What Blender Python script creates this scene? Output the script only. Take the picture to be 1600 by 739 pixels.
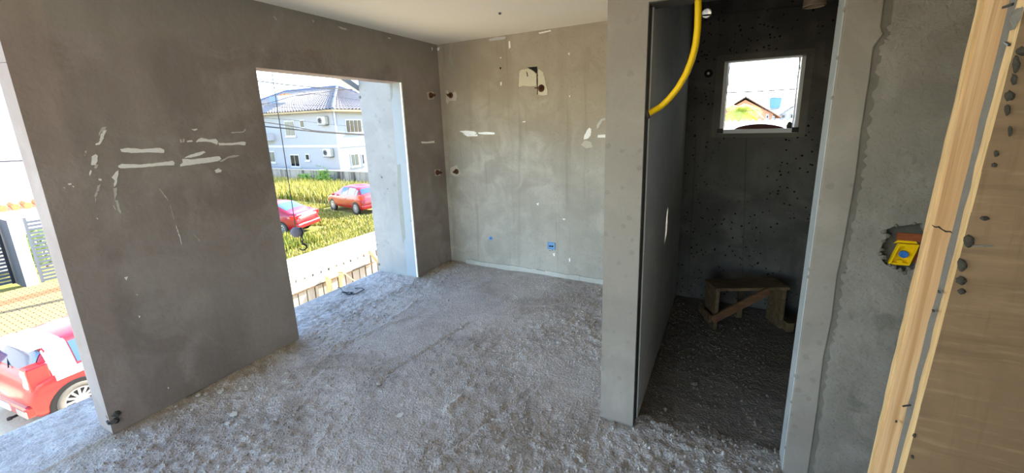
import bpy, bmesh, math, random
import numpy as np
from mathutils import Vector, Matrix
from mathutils.geometry import tessellate_polygon
random.seed(7); rng = np.random.default_rng(11)
for o in list(bpy.data.objects): bpy.data.objects.remove(o)
S = bpy.context.scene
COL = S.collection
PI = math.pi
# ------------------------------------------------------------------ camera
EYE = Vector((0, 0, 1.68))
CR = ((0.88933, 0.456286, -0.029916), (0.074146, -0.208454, -0.975218), (-0.451214, 0.865072, -0.219216))   # rows: image x, image y (down), forward
FPX, PX, PY = 637.89, 806.09, 335.97
cam = bpy.data.objects.new('camera', bpy.data.cameras.new('camera')); COL.objects.link(cam)
cam.matrix_world = Matrix(((CR[0][0], -CR[1][0], -CR[2][0], EYE.x), (CR[0][1], -CR[1][1], -CR[2][1], EYE.y),
                           (CR[0][2], -CR[1][2], -CR[2][2], EYE.z), (0, 0, 0, 1)))
cam.data.sensor_fit = 'HORIZONTAL'; cam.data.sensor_width = 36; cam.data.lens = FPX/1600*36
cam.data.shift_x = -(PX-800)/1600; cam.data.shift_y = (PY-369.5)/1600
cam.data.clip_start = .02; cam.data.clip_end = 500
S.camera = cam
# ------------------------------------------------------------------ world, sun, exposure
SUN = Vector((.31, 1, .72)).normalized()
w = bpy.data.worlds.new('world'); S.world = w; w.use_nodes = True
nt = w.node_tree; bg = nt.nodes['Background']
sky = nt.nodes.new('ShaderNodeTexSky'); sky.sky_type = 'NISHITA'; sky.sun_disc = False
sky.sun_elevation = math.asin(SUN.z); sky.sun_rotation = math.atan2(SUN.x, SUN.y)
sky.air_density = 1.0; sky.dust_density = .4; sky.ozone_density = 1.6
tint = nt.nodes.new('ShaderNodeMix'); tint.data_type = 'RGBA'; tint.blend_type = 'MULTIPLY'; tint.inputs[0].default_value = 1; tint.inputs[7].default_value = (.95, 1.0, 1.06, 1)
nt.links.new(sky.outputs[0], tint.inputs[6]); nt.links.new(tint.outputs[2], bg.inputs[0]); bg.inputs[1].default_value = 0.26
sl = bpy.data.lights.new('sun', 'SUN'); sl.energy = 5.6; sl.angle = math.radians(.55); sl.color = (1, .93, .80)
so = bpy.data.objects.new('sun', sl); COL.objects.link(so)
so.rotation_euler = SUN.to_track_quat('Z', 'Y').to_euler()
S.view_settings.view_transform = 'Standard'; S.view_settings.look = 'None'
S.view_settings.gamma = 1; S.view_settings.use_curve_mapping = False
S.view_settings.exposure = 2.3
try:
    S.cycles.max_bounces = 12; S.cycles.diffuse_bounces = 8; S.cycles.use_denoising = True
    S.cycles.sample_clamp_indirect = 8
except Exception: pass

# ------------------------------------------------------------------ helpers
def at(axis, val, u, v):
    """the point of the real plane axis=val that the calibrated photograph shows at pixel (u, v)"""
    a, b = (u-PX)/FPX, (v-PY)/FPX
    d = Vector([a*CR[0][i]+b*CR[1][i]+CR[2][i] for i in range(3)])
    return EYE + d*((val-EYE[axis])/d[axis])
def lin(c):
    return tuple(((x/255)/12.92 if x <= 10 else (((x/255)+.055)/1.055)**2.4) for x in c)
class MB:
    def __init__(s): s.v = []; s.f = []; s.m = []
    def add(s, vs, fs, mi=0):
        n = len(s.v); s.v += [tuple(x) for x in vs]; s.f += [tuple(i+n for i in f) for f in fs]; s.m += [mi]*len(fs); return s
    def box(s, x0, x1, y0, y1, z0, z1, mi=0):
        return s.add([(x, y, z) for z in (z0, z1) for y in (y0, y1) for x in (x0, x1)],
                     [(0, 2, 3, 1), (4, 5, 7, 6), (0, 1, 5, 4), (2, 6, 7, 3), (0, 4, 6, 2), (1, 3, 7, 5)], mi)
    def bar(s, a, b, w, h, up=(0, 0, 1), mi=0, jit=0):
        a, b = Vector(a), Vector(b); d = (b-a).normalized(); u = Vector(up); sd = d.cross(u)
        if sd.length < 1e-4: sd = d.cross(Vector((1, 0, 0)))
        sd.normalize(); u = sd.cross(d).normalized(); J = lambda: Vector([random.uniform(-jit, jit) for _ in range(3)])
        vs = [p+sd*(i*w/2)+u*(j*h/2)+J() for p in (a, b) for i, j in ((-1, -1), (1, -1), (1, 1), (-1, 1))]
        return s.add(vs, [(3, 2, 1, 0), (4, 5, 6, 7), (0, 1, 5, 4), (1, 2, 6, 5), (2, 3, 7, 6), (3, 0, 4, 7)], mi)
    def tube(s, pts, r, n=8, mi=0, cap=True):
        pts = [Vector(p) for p in pts]; rs = r if isinstance(r, (list, tuple)) else [r]*len(pts)
        base = len(s.v); up = None
        for i, p in enumerate(pts):
            d = (pts[min(i+1, len(pts)-1)]-pts[max(i-1, 0)]).normalized()
            if up is None:
                up = d.orthogonal().normalized()
            up = (up-d*up.dot(d)).normalized(); sd = d.cross(up)
            for k in range(n):
                a = 2*PI*k/n; s.v.append(tuple(p+(up*math.cos(a)+sd*math.sin(a))*rs[i]))
        for i in range(len(pts)-1):
            for k in range(n):
                a = base+i*n+k; b = base+i*n+(k+1) % n
                s.f.append((a, b, b+n, a+n)); s.m.append(mi)
        if cap:
            s.f.append(tuple(base+k for k in range(n))[::-1]); s.f.append(tuple(base+(len(pts)-1)*n+k for k in range(n))); s.m += [mi, mi]
        return s
    def lathe(s, prof, n=16, origin=(0, 0, 0), axis=(0, 0, 1), mi=0, closed=False):
        q = Vector((0, 0, 1)).rotation_difference(Vector(axis).normalized()); o = Vector(origin); base = len(s.v)
        for r, z in prof:
            for k in range(n):
                a = 2*PI*k/n; s.v.append(tuple(o+q @ Vector((r*math.cos(a), r*math.sin(a), z))))
        P = len(prof)
        for i in range(P if closed else P-1):
            for k in range(n):
                a = base+i*n+k; b = base+i*n+(k+1) % n; j = base+((i+1) % P)*n
                s.f.append((a, b, j+(k+1) % n, j+k)); s.m.append(mi)
        if not closed:
            s.f.append(tuple(base+k for k in range(n))[::-1]); s.f.append(tuple(base+(P-1)*n+k for k in range(n))); s.m += [mi, mi]
        return s
    def prism(s, loops, O, U, V, N, t, mi=0):
        """polygon with optional holes in the plane O + a U + b V, thickness t along N"""
        O, U, V, N = Vector(O), Vector(U), Vector(V), Vector(N)
        tri = tessellate_polygon([[Vector((a, b, 0)) for a, b in lp] for lp in loops])
        flat = [p for lp in loops for p in lp]; n = len(flat)
        vs = [O+U*a+V*b+N*k for k in (0, t) for a, b in flat]
        fs = [tuple(f) for f in tri]+[tuple(i+n for i in f)[::-1] for f in tri]
        c = 0
        for lp in loops:
            m = len(lp)
            fs += [(c+i, c+(i+1) % m, c+(i+1) % m+n, c+i+n) for i in range(m)]; c += m
        return s.add(vs, fs, mi)
    def build(s, name, mat, parent=None, smooth=False, bevel=0, loc=None):
        me = bpy.data.meshes.new(name); me.from_pydata(s.v, [], s.f)
        for m in (mat if isinstance(mat, (list, tuple)) else [mat]): me.materials.append(m)
        me.polygons.foreach_set('material_index', s.m)
        bm = bmesh.new(); bm.from_mesh(me); bmesh.ops.recalc_face_normals(bm, faces=bm.faces); bm.to_mesh(me); bm.free()
        if smooth: me.polygons.foreach_set('use_smooth', [True]*len(me.polygons))
        me.update()
        o = bpy.data.objects.new(name, me); COL.objects.link(o)
        if parent: o.parent = parent
        if loc is not None: o.location = loc
        if bevel:
            b = o.modifiers.new('edge', 'BEVEL'); b.width = bevel; b.segments = 2; b.limit_method = 'ANGLE'
        return o
def tag(o, label=None, cat=None, group=None, kind=None):
    for k, v in (('label', label), ('category', cat), ('group', group), ('kind', kind)):
        if v: o[k] = v
    return o
def thing(name, label, cat, loc=(0, 0, 0), rz=0, group=None):
    o = bpy.data.objects.new(name, None); COL.objects.link(o); o.location = loc; o.rotation_euler = (0, 0, rz); o.empty_display_size = .1
    return tag(o, label, cat, group)
def copy_tree(o, parent=None):
    c = o.copy(); COL.objects.link(c); c.parent = parent
    for ch in o.children: copy_tree(ch, c)
    return c
# ---- materials
class N:
    def __init__(s, name):
        s.mat = bpy.data.materials.new(name); s.mat.use_nodes = True; s.t = s.mat.node_tree
        s.b = s.t.nodes['Principled BSDF']; s.b.inputs['Specular IOR Level'].default_value = .3
        s.pos = s.n('ShaderNodeNewGeometry').outputs['Position']; s.oc = s.n('ShaderNodeTexCoord').outputs['Object']
    def n(s, t, **k):
        x = s.t.nodes.new(t)
        for a, b in k.items(): setattr(x, a, b)
        return x
    def put(s, sock, v):
        if isinstance(v, bpy.types.NodeSocket): s.t.links.new(v, sock)
        elif isinstance(v, (tuple, list)) and len(v) == 3 and sock.type == 'RGBA': sock.default_value = (*v, 1)
        else: sock.default_value = v
    def noise(s, scale, detail=4, rough=.55, vec=None, stretch=None, dist=0):
        vec = s.pos if vec is None else vec
        if stretch:
            m = s.n('ShaderNodeMapping'); s.t.links.new(vec, m.inputs[0]); m.inputs['Scale'].default_value = stretch; vec = m.outputs[0]
        x = s.n('ShaderNodeTexNoise'); s.t.links.new(vec, x.inputs['Vector'])
        x.inputs['Scale'].default_value = scale; x.inputs['Detail'].default_value = detail; x.inputs['Roughness'].default_value = rough
        x.inputs['Distortion'].default_value = dist
        return x.outputs[0]
    def vor(s, scale, vec=None, feature='F1', out=0):
        x = s.n('ShaderNodeTexVoronoi', feature=feature); s.t.links.new(s.pos if vec is None else vec, x.inputs['Vector']); x.inputs['Scale'].default_value = scale
        return x.outputs[out]
    def ramp(s, v, a, b, ca=0, cb=1):
        x = s.n('ShaderNodeMapRange', interpolation_type='SMOOTHSTEP'); s.put(x.inputs[0], v)
        for i, q in enumerate((a, b, ca, cb)): x.inputs[i+1].default_value = q
        return x.outputs[0]
    def mix(s, f, a, b):
        x = s.n('ShaderNodeMix', data_type='RGBA'); s.put(x.inputs[0], f); s.put(x.inputs[6], a); s.put(x.inputs[7], b); return x.outputs[2]
    def math(s, op, a, b=0):
        x = s.n('ShaderNodeMath', operation=op); s.put(x.inputs[0], a); s.put(x.inputs[1], b); return x.outputs[0]
    def xyz(s, v=None):
        x = s.n('ShaderNodeSeparateXYZ'); s.t.links.new(s.pos if v is None else v, x.inputs[0]); return x.outputs
    def bump(s, h, strength, dist, prev=None):
        x = s.n('ShaderNodeBump'); s.put(x.inputs['Height'], h); x.inputs['Strength'].default_value = strength; x.inputs['Distance'].default_value = dist
        if prev is not None: s.t.links.new(prev, x.inputs['Normal'])
        return x.outputs[0]
    def out(s, col, rough=.9, nrm=None, metal=0):
        s.put(s.b.inputs['Base Color'], col); s.put(s.b.inputs['Roughness'], rough); s.b.inputs['Metallic'].default_value = metal
        if nrm is not None: s.t.links.new(nrm, s.b.inputs['Normal'])
        return s.mat
def flat(name, rgb, rough=.8, var=.12, scale=18, metal=0, coat=0, bump=0):
    m = N(name); c = lin(rgb); f = m.noise(scale, 3)
    col = m.mix(f, tuple(x*(1-var) for x in c), tuple(min(1, x*(1+var)) for x in c))
    nr = m.bump(m.noise(scale*6, 3), .4, bump) if bump else None
    if coat:
        m.b.inputs['Coat Weight'].default_value = coat; m.b.inputs['Coat Roughness'].default_value = .12
    return m.out(col, rough, nr, metal)
def plaster(name, dark, mid, light, pits=.0, streak=.35, grain=.5, extra=None, pitscale=26):
    m = N(name)
    big = m.noise(.9, 5, .6, dist=.6); medn = m.noise(3.3, 6, .62, dist=.8); st = m.noise(3.0, 4, .6, stretch=(1.6, 1.6, .16))
    c = m.mix(m.ramp(big, .36, .66), lin(dark), lin(mid))
    c = m.mix(m.math('MULTIPLY', m.ramp(medn, .42, .72), .75), c, lin(light))
    c = m.mix(m.math('MULTIPLY', m.ramp(st, .5, .68), streak), c, tuple(x*.72 for x in lin(dark)))
    fg = m.noise(75, 4, .7)
    c = m.mix(m.math('MULTIPLY', m.ramp(fg, .56, .72), .22), c, tuple(x*.6 for x in lin(dark)))
    if extra: c = extra(m, c)
    if pits:
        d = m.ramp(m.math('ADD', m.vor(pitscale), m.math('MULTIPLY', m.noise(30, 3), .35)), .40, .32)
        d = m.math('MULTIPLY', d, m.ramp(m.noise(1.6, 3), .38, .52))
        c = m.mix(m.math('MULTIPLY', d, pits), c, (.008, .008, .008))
    b = m.bump(m.noise(3.5, 5), .35, .02); b = m.bump(m.noise(28, 5, .65), .45, .008*grain, b); b = m.bump(fg, .5, .0022*grain, b)
    return m.out(c, .92, b)
def left_extra(m, c):
    x = m.xyz(); n = m.noise(2.2, 5, .6, dist=.5)
    band = m.ramp(m.math('SUBTRACT', x[2], m.math('MULTIPLY', n, .35)), 2.06, 2.09)
    c = m.mix(m.math('MULTIPLY', band, .45), c, lin((150, 146, 132)))
    edge = m.ramp(m.math('ADD', x[1], m.math('MULTIPLY', n, .22)), .99, .95)
    c = m.mix(m.math('MULTIPLY', edge, .38), c, lin((168, 150, 140)))
    return c
def far_extra(m, c):
    x = m.xyz(); n = m.noise(1.4, 4, .6)
    up = m.ramp(m.math('ADD', x[2], m.math('MULTIPLY', n, .8)), 1.65, 2.1)
    c = m.mix(m.math('MULTIPLY', up, .40), c, lin((158, 139, 108)))
    wet = m.math('MULTIPLY', m.ramp(m.noise(9, 4, .6, stretch=(1, 1, .05)), .55, .68), .30)
    return m.mix(wet, c, lin((118, 110, 96)))
def rough_extra(m, c):
    d = m.math('MULTIPLY', m.ramp(m.noise(5.5, 4, .55, dist=.4), .60, .68), .45); c = m.mix(d, c, lin((92, 88, 76)))
    d = m.math('MULTIPLY', m.ramp(m.noise(22, 5, .7, stretch=(1, 1, .5)), .58, .70), .4); return m.mix(d, c, lin((104, 100, 92)))
PL = {}
PL['left'] = plaster('plaster_grey_brown', (137, 126, 118), (155, 145, 137), (166, 157, 149), streak=.2, extra=left_extra)
PL['far'] = plaster('plaster_stained', (156, 149, 136), (174, 167, 154), (188, 181, 168), pits=.18, streak=.25, extra=far_extra, pitscale=34)
PL['pillar'] = plaster('plaster_smooth', (134, 125, 115), (147, 138, 127), (157, 148, 137), streak=.2, grain=.3, pits=.15, pitscale=14)
PL['rough'] = plaster('plaster_coarse', (126, 119, 108), (141, 134, 123), (154, 147, 137), pits=.22, streak=.15, grain=2.4, pitscale=60, extra=rough_extra)
PL['damp'] = plaster('plaster_damp_edge', (100, 95, 85), (114, 108, 98), (130, 124, 113), grain=1.6)
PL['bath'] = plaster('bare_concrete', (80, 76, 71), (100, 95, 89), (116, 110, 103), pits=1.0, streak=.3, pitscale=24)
PL['raw'] = plaster('raw_concrete_edge', (70, 68, 62), (88, 85, 78), (100, 97, 90), grain=2.5, pits=.4)
M = {}
M['ceiling'] = flat('ceiling_paint', (248, 240, 222), .9, .02, 3)
M['white_paint'] = plaster('white_masonry_paint', (146, 147, 145), (156, 157, 155), (164, 165, 162), streak=.1, grain=.3, pits=.12, pitscale=9)
M['bead'] = flat('corner_bead', (246, 246, 244), .7, .02)
M['smear'] = flat('white_filler', (244, 242, 236), .9, .10, 60, bump=.002)
M['thin_smear'] = flat('thin_white_filler', (196, 192, 184), .9, .15, 70)
M['patch'] = flat('cream_mortar', (206, 198, 172), .95, .10, 40, bump=.002)
M['patch_grey'] = flat('grey_mortar', (192, 184, 168), .95, .10, 40, bump=.002)
M['rust'] = flat('rusty_metal', (98, 62, 44), .75, .45, 60, metal=.3)
M['dark'] = flat('dark_cavity', (34, 32, 30), .95, .2)
M['brick'] = flat('clay_brick', (176, 104, 62), .95, .25, 40, bump=.003)
M['yellow'] = flat('yellow_plastic', (240, 196, 8), .42, .05)
M['blue'] = flat('blue_plastic', (52, 116, 190), .45, .1)
M['paleblue'] = flat('dusty_blue_plastic', (118, 158, 198), .6, .15, 50)
M['pvc'] = flat('aged_pvc', (150, 130, 108), .6, .15)
M['greypvc'] = flat('grey_pvc', (96, 94, 92), .6, .15)
M['white_alu'] = flat('white_window_metal', (226, 222, 220), .45, .04)
M['black'] = flat('black_plastic', (22, 22, 24), .5, .2)
M['steel'] = flat('painted_steel', (176, 182, 188), .5, .12, metal=.4)
M['iron'] = flat('dark_iron', (44, 40, 40), .5, .25, metal=.5)
M['cable'] = flat('cable_sheath', (48, 48, 52), .7, .1)
M['mortar'] = flat('splashed_mortar', (118, 114, 106), .95, .2, 60, bump=.006)
M['wetmortar'] = flat('dark_mortar', (62, 58, 50), .95, .25, 60, bump=.006)
def wood(name, a, b, stretch=(24, 24, 1.1), scale=1.5, rough=.75, knots=True, pale=None):
    m = N(name); g = m.noise(scale, 6, .6, stretch=stretch, dist=.4); g2 = m.noise(scale*5, 3, .6, stretch=stretch)
    c = m.mix(m.ramp(g, .34, .68), lin(a), lin(b)); c = m.mix(m.math('MULTIPLY', m.ramp(g2, .55, .75), .4), c, tuple(x*.6 for x in lin(a)))
    if knots:
        c = m.mix(m.math('MULTIPLY', m.ramp(m.noise(7, 3, stretch=(3, 3, 1)), .66, .74), .6), c, lin((120, 72, 36)))
    return m.out(c, rough, m.bump(g2, .5, .002))
M['pine'] = wood('rough_pine', (172, 132, 88), (206, 170, 126))
M['ply_edge'] = wood('plywood_edge_grain', (186, 152, 104), (212, 180, 132), stretch=(30, 30, 1.5), scale=3, knots=False)
M['old_wood'] = wood('old_dusty_wood', (84, 66, 46), (116, 94, 68), stretch=(2, 20, 20))
M['fence_wood'] = wood('bleached_board', (150, 140, 126), (168, 158, 144), knots=False); M['fence_back'] = wood('dark_backing_wood', (78, 60, 42), (98, 78, 56), knots=False)  # backing boards are a second layer of darker wood
M['log'] = wood('peeled_log', (188, 156, 112), (212, 182, 140))
def ply():
    m = N('form_plywood'); a = m.noise(2.0, 5, .6, dist=1.0); b = m.noise(7, 6, .65, stretch=(.35, 1, 6)); g = m.noise(110, 3, .6, stretch=(.12, 1, 1)); g3 = m.noise(90, 3, .6, stretch=(1, 1, .10))
    c = m.mix(m.ramp(a, .3, .7), lin((106, 85, 62)), lin((132, 107, 80)))
    c = m.mix(m.math('MULTIPLY', m.ramp(b, .48, .72), .45), c, lin((88, 68, 48)))
    c = m.mix(m.math('MULTIPLY', m.ramp(g, .5, .7), .28), c, lin((152, 128, 98)))
    c = m.mix(m.math('MULTIPLY', m.ramp(g3, .52, .7), .25), c, lin((96, 70, 46)))
    d = m.math('MULTIPLY', m.ramp(m.noise(3.2, 4, .6), .62, .72), .4)
    c = m.mix(d, c, lin((174, 152, 126)))
    return m.out(c, .7, m.bump(g, .4, .0015))
M['ply'] = ply()
def floor_mat():
    m = N('rough_screed'); x = m.xyz()
    big = m.noise(1.1, 5, .6, dist=.7); med = m.noise(7, 6, .65); gr = m.noise(120, 4, .7); v = m.vor(75)
    c = m.mix(m.ramp(big, .36, .66), lin((172, 163, 152)), lin((200, 192, 182)))
    c = m.mix(m.math('MULTIPLY', m.ramp(med, .46, .66), .55), c, lin((208, 201, 192)))
    c = m.mix(m.math('MULTIPLY', m.ramp(gr, .48, .64), .6), c, lin((126, 117, 106)))
    c = m.mix(m.math('MULTIPLY', m.ramp(m.noise(210, 2, .6), .56, .66), .55), c, lin((226, 222, 214)))
    c = m.mix(m.math('MULTIPLY', m.ramp(v, .34, .10), .3), c, lin((214, 211, 206)))
    dirt = m.math('MULTIPLY', m.ramp(m.noise(1.9, 5, .65, dist=.8), .50, .64), .38); c = m.mix(dirt, c, lin((136, 120, 100)))
    sand = m.math('MULTIPLY', m.ramp(m.math('ADD', x[0], m.math('MULTIPLY', med, .5)), -2.55, -2.78), m.ramp(m.math('ABSOLUTE', m.math('SUBTRACT', x[1], 2.62)), .66, .80))
    sand = m.math('MULTIPLY', sand, m.ramp(x[0], -3.05, -3.03)); c = m.mix(m.math('MULTIPLY', sand, .6), c, lin((150, 130, 96)))
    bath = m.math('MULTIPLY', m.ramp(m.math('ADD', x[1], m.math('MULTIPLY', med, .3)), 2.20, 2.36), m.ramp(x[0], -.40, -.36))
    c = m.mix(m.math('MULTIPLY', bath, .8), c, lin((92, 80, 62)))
    b = m.bump(med, .25, .010); b = m.bump(gr, .9, .006, b); b = m.bump(v, .8, .006, b)
    return m.out(c, .95, b)
M['floor'] = floor_mat()

# ------------------------------------------------------------------ the shell of the building
XL, XS, YF, ZC = -3.032, -3.635, 4.006, 2.575
YE, YA, YB, ZO = .713, 1.885, 3.361, 2.123           # end of the wall stub, opening edges, opening head
YD, XP0, XP1, XD, ZD = 2.033, -.547, -.363, .348, 2.187
TW = .175
def struct(o, label, cat): return tag(o, label, cat, kind='structure')
m = MB(); m.box(XL-TW, XL, YE, YA, 0, ZC+.2); m.box(XL-TW, XL, YA, YB, ZO, ZC+.2); m.box(XL-TW, XL, YB, YF, 0, ZC+.2)
m.box(XL-TW, XL, -3.0, YE, 2.40, ZC+.2)
WL = struct(m.build('wall_left', PL['left']), 'grey brown plastered wall with a tall balcony opening and white filler smears', 'wall')
# floor slab: real relief over the part that the photograph shows
def vnoise(X, Y, f, seed):
    r = np.random.default_rng(seed); g = r.random((256, 256)); x = X*f; y = Y*f; xi = np.floor(x).astype(int); yi = np.floor(y).astype(int); a = x-xi; b = y-yi
    a = a*a*(3-2*a); b = b*b*(3-2*b); q = lambda i, j: g[(xi+i) % 256, (yi+j) % 256]
    return (q(0, 0)*(1-a)+q(1, 0)*a)*(1-b)+(q(0, 1)*(1-a)+q(1, 1)*a)*b - .5
def seg(X, Y, p, q):
    px, py = p; dx, dy = q[0]-px, q[1]-py; t = np.clip(((X-px)*dx+(Y-py)*dy)/(dx*dx+dy*dy), 0, 1)
    return np.hypot(X-px-t*dx, Y-py-t*dy)
FX, FY = np.arange(XS, 1.16, .013), np.arange(-.4, 4.02, .013)
X, Y = np.meshgrid(FX, FY, indexing='ij'); wx = X+.05*vnoise(X, Y, 3, 1); wy = Y+.05*vnoise(X, Y, 3, 2)
rough = np.clip(.75+1.6*vnoise(X, Y, 1.3, 9)+.25*np.clip(X+2.2, 0, 1), .25, 1.4)
rough = np.where((X > XP1-.05) & (Y > YD+.15), rough*.3, rough)
Z = .014*vnoise(X, Y, 1.7, 3)+.007*vnoise(X, Y, 5, 4)+rough*(.005*vnoise(X, Y, 17, 5)+.014*vnoise(X, Y, 34, 6)+.011*vnoise(X, Y, 74, 7))
for (a, b, wd, dp) in [((610, 583), (735, 505), .010, -.014), ((735, 505), (860, 463), .010, -.009), ((845, 478), (938, 458), .012, .012), ((675, 730), (835, 600), .018, -.014),
                       ((690, 722), (760, 668), .03, .016), ((520, 545), (640, 495), .02, .012), ((610, 500), (650, 470), .018, .010), ((700, 640), (725, 620), .02, .02), ((240, 700), (470, 600), .02, -.01)]:
    A, B = at(2, 0, *a), at(2, 0, *b); d = seg(wx, wy, A.xy, B.xy); Z += dp*np.exp(-(d/wd)**2)
Z = np.minimum(Z, .03)
edge = np.clip((X-XS)/.05, 0, 1); Z *= edge
nx, ny = X.shape; idx = np.arange(nx*ny).reshape(nx, ny)
fv = np.stack([X, Y, Z], -1).reshape(-1, 3); ff = np.stack([idx[:-1, :-1], idx[1:, :-1], idx[1:, 1:], idx[:-1, 1:]], -1).reshape(-1, 4)
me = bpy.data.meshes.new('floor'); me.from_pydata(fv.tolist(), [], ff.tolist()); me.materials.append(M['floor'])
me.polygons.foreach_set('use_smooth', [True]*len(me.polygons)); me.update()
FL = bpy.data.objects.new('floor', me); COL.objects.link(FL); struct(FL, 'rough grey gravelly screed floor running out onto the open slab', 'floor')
m = MB(); m.box(XS, 2.8, -3.2, -.4, -.16, 0); m.box(1.155, 2.8, -.4, 4.0, -.16, 0); m.box(XS, 1.155, -.4, 4.02, -.2, -.035)
m.build('slab_body', M['floor'], FL)
# balcony column with the white reveal
m = MB(); m.box(XS, XL-TW, YB-.003, YF+.3, -.2, ZC+.2); m.box(XL-TW, XL-.018, YB-.003, YB, -.02, ZO)
CO = struct(m.build('trim_1', M['white_paint']), 'white painted column face closing the balcony opening', 'column')
MB().box(XL-.018, XL+.002, YB-.004, YB+.012, 0, ZO).build('corner_bead', M['bead'], CO, bevel=.003)
MB().box(XL-.15, XL-.018, YB-.0038, YB-.002, .01, ZO).build('filler_band', flat('bluish_filler', (152, 160, 164), .85, .05), CO)
for px in ([(621, 258), (626, 256), (628, 300), (632, 345), (634, 372), (630, 380), (626, 350), (622, 300)], [(609, 118), (613, 117), (614, 150), (611, 160)]):
    smear_later = px; q_ = [at(1, YB, *a) for a in px]; MB().prism([[(a.x, a.z) for a in q_]], (0, YB-.0038, 0), (1, 0, 0), (0, 0, 1), (0, -1, 0), .0006).build('damp_stain', flat('greenish_drip', (138, 142, 134), .9, .15, 40), CO)
for u, v, r in ((563, 152, .017), (593, 413, .016), (597, 277, .012), (606, 295, .006), (643, 345, .007), (590, 382, .006)):
    p = at(1, YB, u, v); MB().lathe([(r, 0), (r*.8, .004)], 9, (p.x, YB-.006, p.z), (0, 1, 0)).build('tie_hole', M['greypvc'], CO)
# far wall with window hole and pipe hole
WX0, WX1, WZ0, WZ1 = -.082, .481, 1.560, 2.130
hx, hz, hr = -.245, 2.520, .040
circ = [(hx+hr*math.cos(2*PI*k/20), hz+hr*math.sin(2*PI*k/20)) for k in range(20)]
m = MB(); m.prism([[(XL-TW, -.1), (1.4, -.1), (1.4, 2.85), (XL-TW, 2.85)], [(WX0, WZ0), (WX0, WZ1), (WX1, WZ1), (WX1, WZ0)], circ[::-1]], (0, YF, 0), (1, 0, 0), (0, 0, 1), (0, 1, 0), .18)
def split_mat(m):
    pass
WF = struct(m.build('wall_far', [PL['far'], PL['bath']]), 'stained light plaster wall running behind room and bathroom', 'wall')
# the bathroom half is bare concrete: a thin skin of its own
sk = [[(XP1, -.02), (1.15, -.02), (1.15, 2.8), (XP1, 2.8)], [(WX0, WZ0), (WX0, WZ1), (WX1, WZ1), (WX1, WZ0)], circ[::-1]]
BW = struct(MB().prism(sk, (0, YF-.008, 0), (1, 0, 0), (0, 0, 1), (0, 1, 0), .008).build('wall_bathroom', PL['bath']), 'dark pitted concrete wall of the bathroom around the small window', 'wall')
for u0, v0, u1, v1, ww in ((1166, 215, 1160, 430, .012), (1088, 215, 1074, 460, .010), (1150, 12, 1147, 88, .006)):
    a, b = at(1, YF, u0, v0), at(1, YF, u1, v1); MB().bar((a.x, YF-.011, a.z), (b.x, YF-.011, b.z), ww, .010, (0, 1, 0)).build('form_joint', PL['raw'], BW)
a, b = at(1, YF, 1132, 20), at(1, YF, 1270, 5); MB().bar((-.3, YF-.011, a.z), (1.1, YF-.011, b.z-.03), .012, .010, (0, 1, 0)).build('form_joint', PL['raw'], BW)
# bathroom side wall (its end is the pillar), door wall, lintel
m = MB(); m.box(XP0, XP1, YD, YF, -.02, 2.85)
PIL = struct(m.build('wall_bathroom_side', PL['pillar']), 'grey plastered wall end standing between room and bathroom', 'wall')
MB().box(XP1, XP1+.010, 2.115, YF-.008, 0, 2.8).build('plaster_coat', plaster('plaster_bluish', (196, 196, 190), (206, 206, 200), (214, 214, 208), streak=.15), PIL)
m = MB(); m.box(XP1, XP1+.003, YD+.006, 2.115, 0, ZD); m.build('raw_edge', PL['raw'], PIL)
m = MB(); m.box(XP1, XD, YD, YD+.13, ZD, 2.85)
LI = struct(m.build('lintel', PL['pillar']), 'plastered lintel over the bathroom doorway', 'lintel')
MB().box(XP1, XD, YD+.004, YD+.128, ZD-.004, ZD).build('raw_edge', PL['raw'], LI)
# wall with the switch box: base, smooth border, coarse coat with a ragged edge and a broken hole
m = MB(); m.box(XD+.012, 2.8, YD+.03, YD+.13, -.1, 2.85)
WS = struct(m.build('wall_door', PL['damp']), 'plastered wall beside the bathroom doorway with a yellow switch box', 'wall')
def rag(p, q, n, amp):
    return [(p[0]+(q[0]-p[0])*k/n+random.uniform(-amp, amp), p[1]+(q[1]-p[1])*k/n+random.uniform(-amp, amp)*.5) for k in range(n)]
line = [at(1, YD, u, v) for u, v in ((1384, -20), (1388, 40), (1392, 52), (1376, 72), (1370, 120), (1357, 200), (1347, 280), (1338, 330), (1325, 400), (1318, 430), (1309, 500), (1296, 560), (1286, 640), (1271, 739))]
pts = [(p.x, p.z) for p in line]; pts[0] = (pts[0][0], 2.85); pts.append((pts[-1][0]-.01, -.02))
ragged = []
for i in range(len(pts)-1): ragged += rag(pts[i], pts[i+1], 11, .0085)
hole = [at(1, YD, u, v) for u, v in ((1371, 396), (1378, 384), (1383, 372), (1386, 358), (1398, 353), (1412, 352), (1425, 350), (1440, 347), (1447, 372), (1443, 395), (1437, 404), (1432, 418), (1420, 421), (1414, 426), (1404, 422), (1392, 417), (1381, 411), (1377, 402))]
holes = []
hp = [(p.x, p.z) for p in hole]
for i in range(len(hp)): holes += rag(hp[i], hp[(i+1) % len(hp)], 3, .003)
m = MB(); m.prism([ragged+[(2.8, -.02), (2.8, 2.85)], holes], (0, YD-.004, 0), (1, 0, 0), (0, 0, 1), (0, 1, 0), .034)
m.build('plaster_coat', PL['rough'], WS)
m = MB(); gr_ = ragged[::3]; m.prism([[(x-.040, z) for x, z in gr_]+[(x+.012, z) for x, z in gr_[::-1]]], (0, YD+.005, 0), (1, 0, 0), (0, 0, 1), (0, 1, 0), .023); m.build('damp_groove', PL['damp'], WS)
bord = [(XD, 2.85), (XD, -.02)]+[(x-.020, z) for x, z in pts[::-1]]
bord[2] = (bord[2][0], -.02); bord[-1] = (bord[-1][0], 2.85)
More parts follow.
